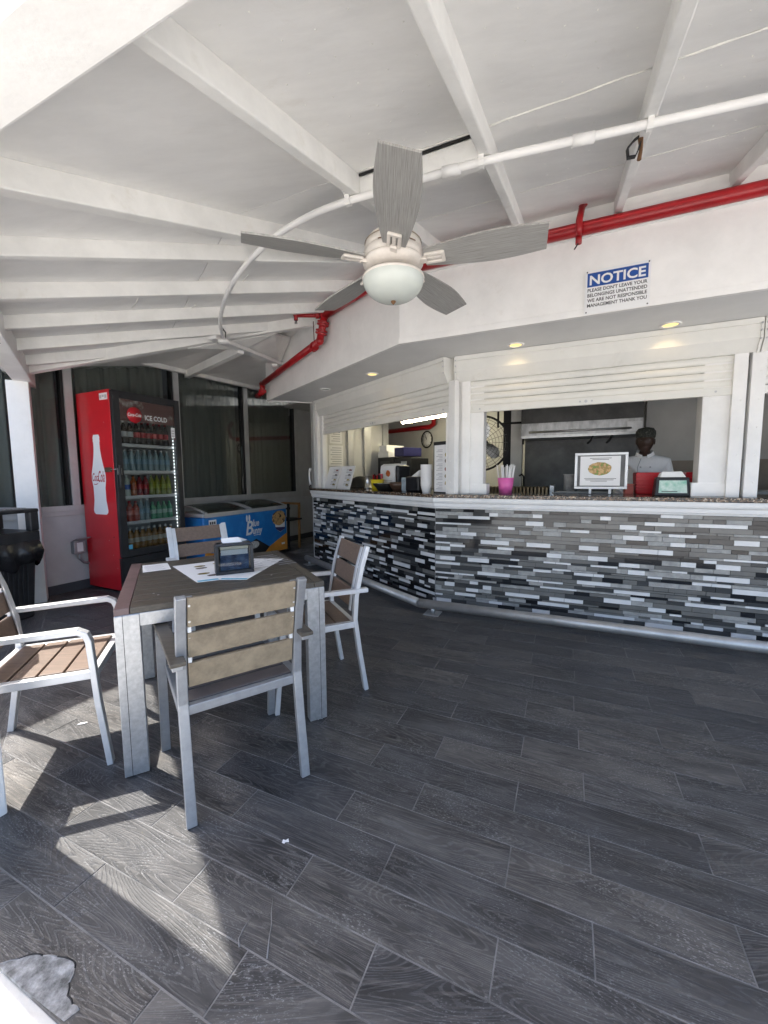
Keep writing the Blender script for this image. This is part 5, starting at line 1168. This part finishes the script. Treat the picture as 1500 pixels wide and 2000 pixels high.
# ================================================================ KITCHEN
hood = thing('range_hood', 'stainless kitchen range hood with dark canopy above the grill', 'hood', tuple(KR(1.25, -1.9, 1.7)))
b = MB(); b.profile(KR, [(-1.70, 1.90), (-1.72, 2.55), (-2.29, 2.55), (-2.29, 1.90)], .60, 1.92, KDARK); b.build('canopy', hood)
b = MB(); b.box(KR, .60, 1.92, -2.29, -1.69, 1.72, 1.90, STEELK); lip = b.build('lip', hood, .004)
b = MB(); b.tube([KR(.70, -1.66, 1.785), KR(1.80, -1.66, 1.785)], .012, STEEL, 10); b.build('grease_rail', lip)
b = MB(); b.box(KR, .60, 1.92, -1.689, -1.675, 1.715, 1.745, STEEL); b.box(KR, 1.76, 1.91, -1.689, -1.68, 1.75, 1.86, STEEL); b.build('lip_edge', lip)
for s_ in (1.42, 1.62): b = MB(); b.tube([KR(s_, -1.75, 1.72), KR(s_-.03, -1.75, 1.66), KR(s_-.06, -1.73, 1.63)], .012, BLKM, 8); b.build('nozzle', hood)
b = MB(); b.box(KR, .60, 1.95, BW+.002, BW+.016, .9, 1.719, mat('dull_steel', (.13, .135, .14), .5, .4, var=.3, vscale=3)); tag(b.build('steel_splashback'), 'tall grey steel splashback behind the grill', 'panel')
gr = thing('charbroiler', 'low black grill with a brass coloured rack behind the straw cup', 'grill', tuple(KR(.7, -.95, 0)))
b = MB(); b.box(KR, .30, 1.00, -1.25, -.80, 0, 1.04, KDARK); b.build('body', gr, .01)
for i in range(18): b = MB(); b.box(KR, .32+i*.037, .338+i*.037, -1.22, -.80, 1.04, 1.13, mat('brass_rack', (.28, .21, .12), .45, .5)); b.build('rack_bar', gr)
b = MB(); b.box(KR, .99, 1.03, -1.24, -.79, 1.04, 1.15, STEELK); b.build('end_plate', gr)
b = MB(); b.tube([KR(.70, -1.1, 1.13), KR(.70, -1.1, 1.24), KR(.68, -1.1, 1.27), KR(.65, -1.1, 1.25)], .012, BLKM, 8); b.build('tap', gr)
st = thing('prep_table', 'stainless prep table along the kitchen wall behind the cook', 'table', tuple(KR(2.9, -1.9, 0)))
b = MB(); b.box(KR, 2.15, 3.9, -2.27, -1.6, .88, .92, STEELK); b.build('top', st)
for s_ in (2.2, 3.85):
    for o in (-2.2, -1.66): b = MB(); b.tube([KR(s_, o, 0), KR(s_, o, .88)], .02, STEEL, 10); b.build('leg', st)
for i, (s_, m) in enumerate(((2.95, STEELK), (3.2, PAPER), (3.5, KDARK))):
    b = MB(); b.box(KR, s_, s_+.2, -1.95, -1.7, .921, 1.08+.08*i, m); tag(b.build('kitchen_box', bevel=.01), ['steel pan on the prep table past the thick white pillar', 'white carton on the prep table past the thick white pillar', 'dark box on the prep table past the thick white pillar'][i], 'box')
# wall fan
kf = thing('kitchen_fan', 'large round black cage fan mounted inside behind the white pillar', 'fan', tuple(KR(.25, -1.0, 1.63)))
def KN(x, y, z): return KR(.235+x, -1.0+z, 1.625+y)
RF = .31
b = MB()
for r in (RF, RF*.985): b.tube([KN(r*math.cos(i/40*6.2832), r*math.sin(i/40*6.2832), 0) for i in range(41)], .010, BLKM, 8)
b.build('rim', kf)
b = MB()
for j in range(1, 9): r = RF*j/9; b.tube([KN(r*math.cos(i/32*6.2832), r*math.sin(i/32*6.2832), .055*(1-(r/RF)**2)) for i in range(33)], .0022, KDARK, 5, cap=False)
for i in range(20): a = i/20*6.2832; b.tube([KN(.05*math.cos(a), .05*math.sin(a), .056), KN(.17*math.cos(a), .17*math.sin(a), .038), KN(RF*math.cos(a), RF*math.sin(a), 0)], .0024, KDARK, 5, cap=False)
b.build('front_cage', kf)
for k in range(3):
    a = R_(40+120*k); b = MB(); P = []
    for t in range(9):
        u = t/8*1.5; P.append((.05+.2*math.sin(u/1.5*math.pi), u))
    lo = [b.bm.verts.new(KN(.05*math.cos(a+u), .05*math.sin(a+u), -.06+.03*u)) for r, u in P]; hi = [b.bm.verts.new(KN((r+.001)*math.cos(a+u), (r+.001)*math.sin(a+u), -.07+.045*u)) for r, u in P]
    for i in range(8): b.face([lo[i], lo[i+1], hi[i+1], hi[i]], STEEL)
    b.build('blade', kf)
b = MB(); b.lathe(lambda x, y, z: KN(x, y, z), [(0, .066), (.05, .062), (.058, .045), (.058, -.16), (0, -.16)], BLACK, 20); b.build('motor', kf)
b = MB(); b.tube([KN(0, 0, -.1), KN(0, -.3, -.1), KN(0, -1.62, -.1)], .02, BLKM, 10); b.box(KN, -.18, .18, -1.625, -1.60, -.28, .08, BLKM); b.build('stand', kf)
b = MB(); b.box(KR, .36, .455, -1.99, -1.86, 0, 2.15, BLKM); tag(b.build('dark_cabinet', bevel=.006), 'narrow black cabinet between the cage fan and the column', 'cabinet')
br_ = thing('black_bracket', 'black square pipe bracket fixed across the kitchen column', 'bracket', tuple(KR(.5, -1.8, 2.0)))
for q in (([KR(.30, -1.80, 2.15), KR(.30, -1.80, 1.88)]), ([KR(.31, -1.80, 2.12), KR(.62, -1.80, 2.12)]), ([KR(.33, -1.80, 1.93), KR(.62, -1.80, 1.93)]), ([KR(.62, -1.80, 2.2), KR(.62, -1.80, 1.65)])):
    b = MB(); b.tube(q, .014, BLKM, 8); b.build('bar', br_)
# clock
ck = thing('wall_clock', 'round black rimmed wall clock inside the kiosk', 'clock', tuple(KL(3.02, CW, 1.94)))
def KC(x, y, z): return KL(3.02-x, CW+.002+z, 1.94+y)
MB().lathe(KC, [(0, 0), (.15, 0), (.165, .02), (.15, .035), (.138, .02), (.138, .016)], BLKM, 36).build('case', ck)
MB().lathe(KC, [(0, .014), (.14, .014), (.14, .017), (0, .017)], PAPER, 36).build('dial', ck)
b = MB()
for i in range(12): a = i/12*6.2832; b.prism(KC, [(.112*math.sin(a)-.006*math.cos(a), .112*math.cos(a)+.006*math.sin(a)), (.112*math.sin(a)+.006*math.cos(a), .112*math.cos(a)-.006*math.sin(a)), (.13*math.sin(a)+.006*math.cos(a), .13*math.cos(a)-.006*math.sin(a)), (.13*math.sin(a)-.006*math.cos(a), .13*math.cos(a)+.006*math.sin(a))], .0172, .0185, INK)
b.build('hour_marks', ck)
for ang_, ln, wd in ((R_(-33), .07, .007), (R_(-22), .10, .005)):
    b = MB(); c_, s_ = math.cos(ang_), math.sin(ang_); b.prism(KC, [(-wd*c_, wd*s_), (wd*c_, -wd*s_), (ln*s_+wd*c_*.4, ln*c_-wd*s_*.4), (ln*s_-wd*c_*.4, ln*c_+wd*s_*.4)], .019, .021, INK); b.build('hand', ck)
kp = thing('kitchen_red_pipe', 'dark red sprinkler pipe running along the wall beside the clock', 'pipe', tuple(KL(3.4, CW+.1, 2.2)))
b = MB(); b.tube([KL(4.3, CW+.09, 1.70), KL(4.3, CW+.09, 2.13), KL(4.22, CW+.09, 2.19), KL(2.85, CW+.09, 2.16), KL(2.74, CW+.10, 2.20), KL(2.72, CW+.12, 2.34), KL(2.74, CW+.25, 2.40), KL(3.1, CW+1.0, 2.42)], .045, RED, 14); b.build('pipe', kp)
fl = thing('fluorescent_lamp', 'lit fluorescent tube lamp under the kiosk ceiling', 'lamp', tuple(KL(1.5, -1.5, 2.2)))
b = MB(); b.box(KL, 1.2, 2.4, -1.53, -1.44, 2.13, 2.18, PAPER); b.build('fixture', fl)
b = MB(); b.tube([KL(1.22, -1.485, 2.115), KL(2.38, -1.485, 2.115)], .018, mat('tube_glow', (1, .90, .62), .4, emit=16.), 12); b.build('tube', fl)
# back bar machines
pb = thing('back_bar_table', 'dark back bar table inside the kiosk carrying black machines', 'table', tuple(KL(2.4, -1.4, 0)))
b = MB(); b.box(KL, 1.9, 2.84, -1.75, -1.25, 1.02, 1.06, STEELK); b.build('top', pb); b = MB(); b.box(KL, 1.95, 2.80, -1.7, -1.3, 0, 1.02, KDARK); b.build('cabinet', pb)
def machine(s0, s1, z0, z1, m, lab, cat, extra=None):
    t = thing('counter_machine', lab, cat, tuple(KL((s0+s1)/2, -1.45, z0)))
    b = MB(); b.box(KL, s0, s1, -1.65, -1.28, z0, z1, m); b.build('body', t, .01)
    if extra: extra(t)
    return t
machine(2.35, 2.80, 1.061, 1.56, BLACK, 'black coffee machine on the back bar inside the kiosk', 'machine', lambda t: MB().box(KL, 2.45, 2.72, -1.279, -1.272, 1.2, 1.5, KDARK).build('panel', t))
machine(1.93, 2.32, 1.061, 1.53, BLACK, 'black machine with a white notice on the back bar', 'machine', lambda t: MB().box(KL, 2.02, 2.16, -1.279, -1.274, 1.12, 1.48, WALLG).build('notice', t))
machine(2.50, 2.80, 1.561, 1.66, PAPER, 'white carton on top of the black coffee machine', 'box')
machine(2.55, 2.76, 1.661, 1.76, PAPER, 'small white box topmost above the coffee machine', 'box')
machine(2.10, 2.34, 1.561, 1.70, mat('indigo_box', (.03, .03, .12), .4), 'indigo blue box on top of the black machines', 'box')
for i, (z0, z1, o0, o1) in enumerate(((1.78, 2.12, -.64, -.42), (1.42, 1.75, -.66, -.40))):
    t = thing('posted_notice', ['notice with blue printing taped high on the kiosk end wall', 'grey printed notice taped low on the kiosk end wall'][i], 'notice', tuple(KL(2.89, (o0+o1)/2, z0)))
    b = MB(); b.box(KL, 2.8955, 2.898, o0, o1, z0, z1, PAPER); b.build('sheet', t)
    b = MB()
    for k in range(8): b.box(KL, 2.8945, 2.8955, o0+.03, o1-.03-.03*(k % 2), z0+.03+k*.036, z0+.045+k*.036, NOTB if (i == 0 and k in (4, 5)) else INKG)
    b.build('text_lines', t)
t = thing('wall_phone', 'white corded handset hanging at the counter end jamb', 'phone', tuple(KL(2.68, -.02, 1.2)))
b = MB(); b.tube([KL(2.70, .02, 1.14), KL(2.715, .03, 1.22), KL(2.72, .03, 1.32), KL(2.70, .02, 1.38)], [.018, .012, .012, .018], PAPER, 10); b.build('handset', t)
b = MB(); b.tube([KL(2.70, .02, 1.13), KL(2.73, .03, 1.10), KL(2.72, .02, 1.09)], .008, BLKM, 8); b.build('cord', t)

# ================================================================ COOK
ck_ = KR(1.86, -1.10, 0); fdir = (V((0, 0, 0))-V((ck_.x, ck_.y, 0))).normalized(); fang = math.degrees(math.atan2(fdir.y, fdir.x))
pf = frame(tuple(ck_), fang-90)      # +y = towards the camera
SKIN = mat('skin', (.052, .029, .021), .4, var=.1)
JACK = mat('cook_jacket', (.86, .87, .89), .8, var=.06, vscale=6, bump=.3, bscale=9)
TROU = mat('dark_trousers', (.02, .02, .025), .8)
person = thing('person', 'person in a white cook jacket and dark patterned cap standing in the kitchen', 'person', tuple(ck_))
def skin(name, verts, edges, radii, m, parent, root=0, sub=2):
    me = bpy.data.meshes.new(name); me.from_pydata([pf(*v) for v in verts], edges, []); o = bpy.data.objects.new(name, me); COL.objects.link(o)
    md = o.modifiers.new('skin', 'SKIN'); md.use_smooth_shade = True
    for i, r in enumerate(radii):
        d = me.skin_vertices[0].data[i]; d.radius = r if isinstance(r, tuple) else (r, r); d.use_root = (i == root)
    s_ = o.modifiers.new('sub', 'SUBSURF'); s_.levels = sub; s_.render_levels = sub
    bpy.context.view_layer.update()
    me2 = bpy.data.meshes.new_from_object(o.evaluated_get(bpy.context.evaluated_depsgraph_get())); bpy.data.objects.remove(o); bpy.data.meshes.remove(me)
    me2.materials.clear(); me2.materials.append(m)
    for p in me2.polygons: p.use_smooth = True
    return obj(name, me2, parent)
vt = [(0, 0, .92), (0, 0, 1.10), (0, 0, 1.28), (0, -.005, 1.40), (0, -.005, 1.46), (0, .0, 1.52)]
ra = [(.14, .11), (.13, .10), (.15, .105), (.075, .065), (.05, .05), (.052, .052)]
edg = [(0, 1), (1, 2), (2, 3), (3, 4), (4, 5)]
def limb(start, pts, rs):
    i = start
    for p, r in zip(pts, rs): vt.append(p); ra.append(r); edg.append((i, len(vt)-1)); i = len(vt)-1
    return i
for sx in (-1, 1):
    limb(0, [(.09*sx, 0, .86), (.10*sx, .01, .50), (.10*sx, -.01, .09), (.105*sx, .12, .04)], [.095, .065, .045, .035])
    e = limb(3, [(.15*sx, 0, 1.35), (.205*sx, -.01, 1.15), (.20*sx, .15, 1.00), (.185*sx, .20, .985)], [.062, .046, .036, (.035, .02)])
    for k in range(5):
        q = (k-2)*.016
        if k == 0: limb(e, [((.185-.04)*sx, .215, .985), ((.185-.055)*sx, .235, .975)], [.010, .009])
        else: limb(e, [((.185+q)*sx, .245, .98), ((.185+q*1.1)*sx, .275-.005*abs(k-3), .965), ((.185+q*1.1)*sx, .29-.006*abs(k-3), .945)], [.0095, .0085, .008])
skin('body', vt, edg, ra, SKIN, person)
# head
b = MB(); hc_ = (0, .015, 1.585); n, mrows = 28, 20; rings = []
for j in range(mrows+1):
    ph_ = math.pi*j/mrows; z = math.cos(ph_); r = math.sin(ph_); ring = []
    for i in range(n):
        th = 2*math.pi*i/n; x, y = r*math.cos(th), r*math.sin(th)
        zz = z*.122; xx = x*.077; yy = y*.098
        if z < 0: k = 1+z*.32; xx *= k; yy *= (1+z*.18)
        if y > .2:
            fx = abs(x)
            yy += .020*math.exp(-((fx/.16)**2))*math.exp(-(((z+.08)/.16)**2))*(y > 0)      # nose
            yy += .006*math.exp(-((fx/.30)**2))*math.exp(-(((z+.42)/.10)**2))              # mouth
            yy -= .008*math.exp(-(((fx-.42)/.16)**2))*math.exp(-(((z-.10)/.12)**2))        # eye sockets
            yy += .006*math.exp(-(((z-.24)/.08)**2))                                       # brow
        ring.append(b.bm.verts.new(pf(hc_[0]+xx, hc_[1]+yy, hc_[2]+zz)))
    rings.append(ring)
for r0, r1 in zip(rings, rings[1:]):
    for i in range(n):
        f = b.face([r0[i], r0[(i+1) % n], r1[(i+1) % n], r1[i]], SKIN)
        if f: f.smooth = True
bmesh.ops.remove_doubles(b.bm, verts=b.bm.verts[:], dist=.0004)
hd_ = b.build('head', person)
for sx in (-1, 1):
    MB().lathe(lambda x, y, z: pf(.033*sx+x, hc_[1]+.078+y, hc_[2]+.014+z), [(0, -.0075), (.006, -.006), (.0095, 0), (.006, .006), (0, .0075)], mat('eye_white', (.16, .14, .13), .3), 12).build('eye', hd_)
    MB().lathe(lambda x, y, z: pf(.033*sx+x, hc_[1]+.0885+z, hc_[2]+.014+y), [(0, .0), (.005, 0), (.004, .0016), (0, .002)], INK, 10).build('pupil', hd_)
    MB().lathe(lambda x, y, z: pf(sx*(.077+x*.35), hc_[1]-.005+y*.7, hc_[2]+z), [(0, -.034), (.018, -.022), (.024, .0), (.022, .02), (0, .034)], SKIN, 14).build('ear', hd_)
b = MB(); b.prism(lambda a, z, d: pf(a, hc_[1]+.083+d-.4*abs(a), z), [(-.024, hc_[2]-.052), (0, hc_[2]-.049), (.024, hc_[2]-.052), (0, hc_[2]-.060)], 0, .016, mat('lips', (.07, .03, .025), .4)); b.build('mouth', hd_)
cpm = mat('cap_print', (.018, .02, .018), .8, col2=(.13, .14, .11), vscale=55, lo=.52, hi=.66)
b = MB(); b.lathe(lambda x, y, z: pf(x*.95, hc_[1]-.004+y*1.18, hc_[2]+z), [(.081, .035), (.088, .04), (.092, .075), (.09, .105), (.07, .132), (.03, .142), (0, .143)], cpm, 28); b.build('cap', person)
# jacket: torso and sleeves over the body, with collar and double front
vt, ra, edg = [(0, 0, .80), (0, 0, 1.10), (0, 0, 1.27), (0, -.008, 1.40), (0, -.010, 1.462)], [(.18, .145), (.172, .14), (.185, .145), (.15, .115), (.088, .078)], [(0, 1), (1, 2), (2, 3), (3, 4)]
for sx in (-1, 1): limb(3, [(.165*sx, 0, 1.37), (.21*sx, -.012, 1.15), (.20*sx, .12, 1.02)], [.078, .066, .056])
skin('jacket', vt, edg, ra, JACK, person)
for sx in (-1, 1):      # standing collar halves that part at the throat
    b = MB(); n = 12; A_ = [R_(90)+sx*(R_(16)+R_(164)*i/n) for i in range(n+1)]
    lo = [b.bm.verts.new(pf(.084*math.cos(a), .006+.084*math.sin(a), 1.452-.035*max(0, math.sin(a)))) for a in A_]; hi = [b.bm.verts.new(pf(.070*math.cos(a), .008+.074*math.sin(a), 1.505-.055*max(0, math.sin(a)))) for a in A_]
    for i in range(n): b.face([lo[i], lo[i+1], hi[i+1], hi[i]], JACK)
    b.build('collar', person)
b = MB(); b.tube([pf(.03, .135, 1.415), pf(.055, .155, 1.33), pf(.055, .158, 1.1)], .0035, mat('jacket_seam', (.42, .43, .46), .8), 6); b.build('front_seam', person)
for z_ in (1.33, 1.24, 1.15):
    for x_ in (-.05, .03): b = MB(); b.tube([pf(x_, .14, z_), pf(x_, .163, z_)], .008, mat('button', (.5, .5, .52), .4), 10); b.build('button', person)
vt, ra, edg = [(0, 0, .90)], [(.15, .12)], []
for sx in (-1, 1): limb(0, [(.09*sx, 0, .84), (.10*sx, .01, .50), (.10*sx, -.01, .10)], [.11, .082, .065])
skin('trousers', vt, edg, ra, TROU, person)
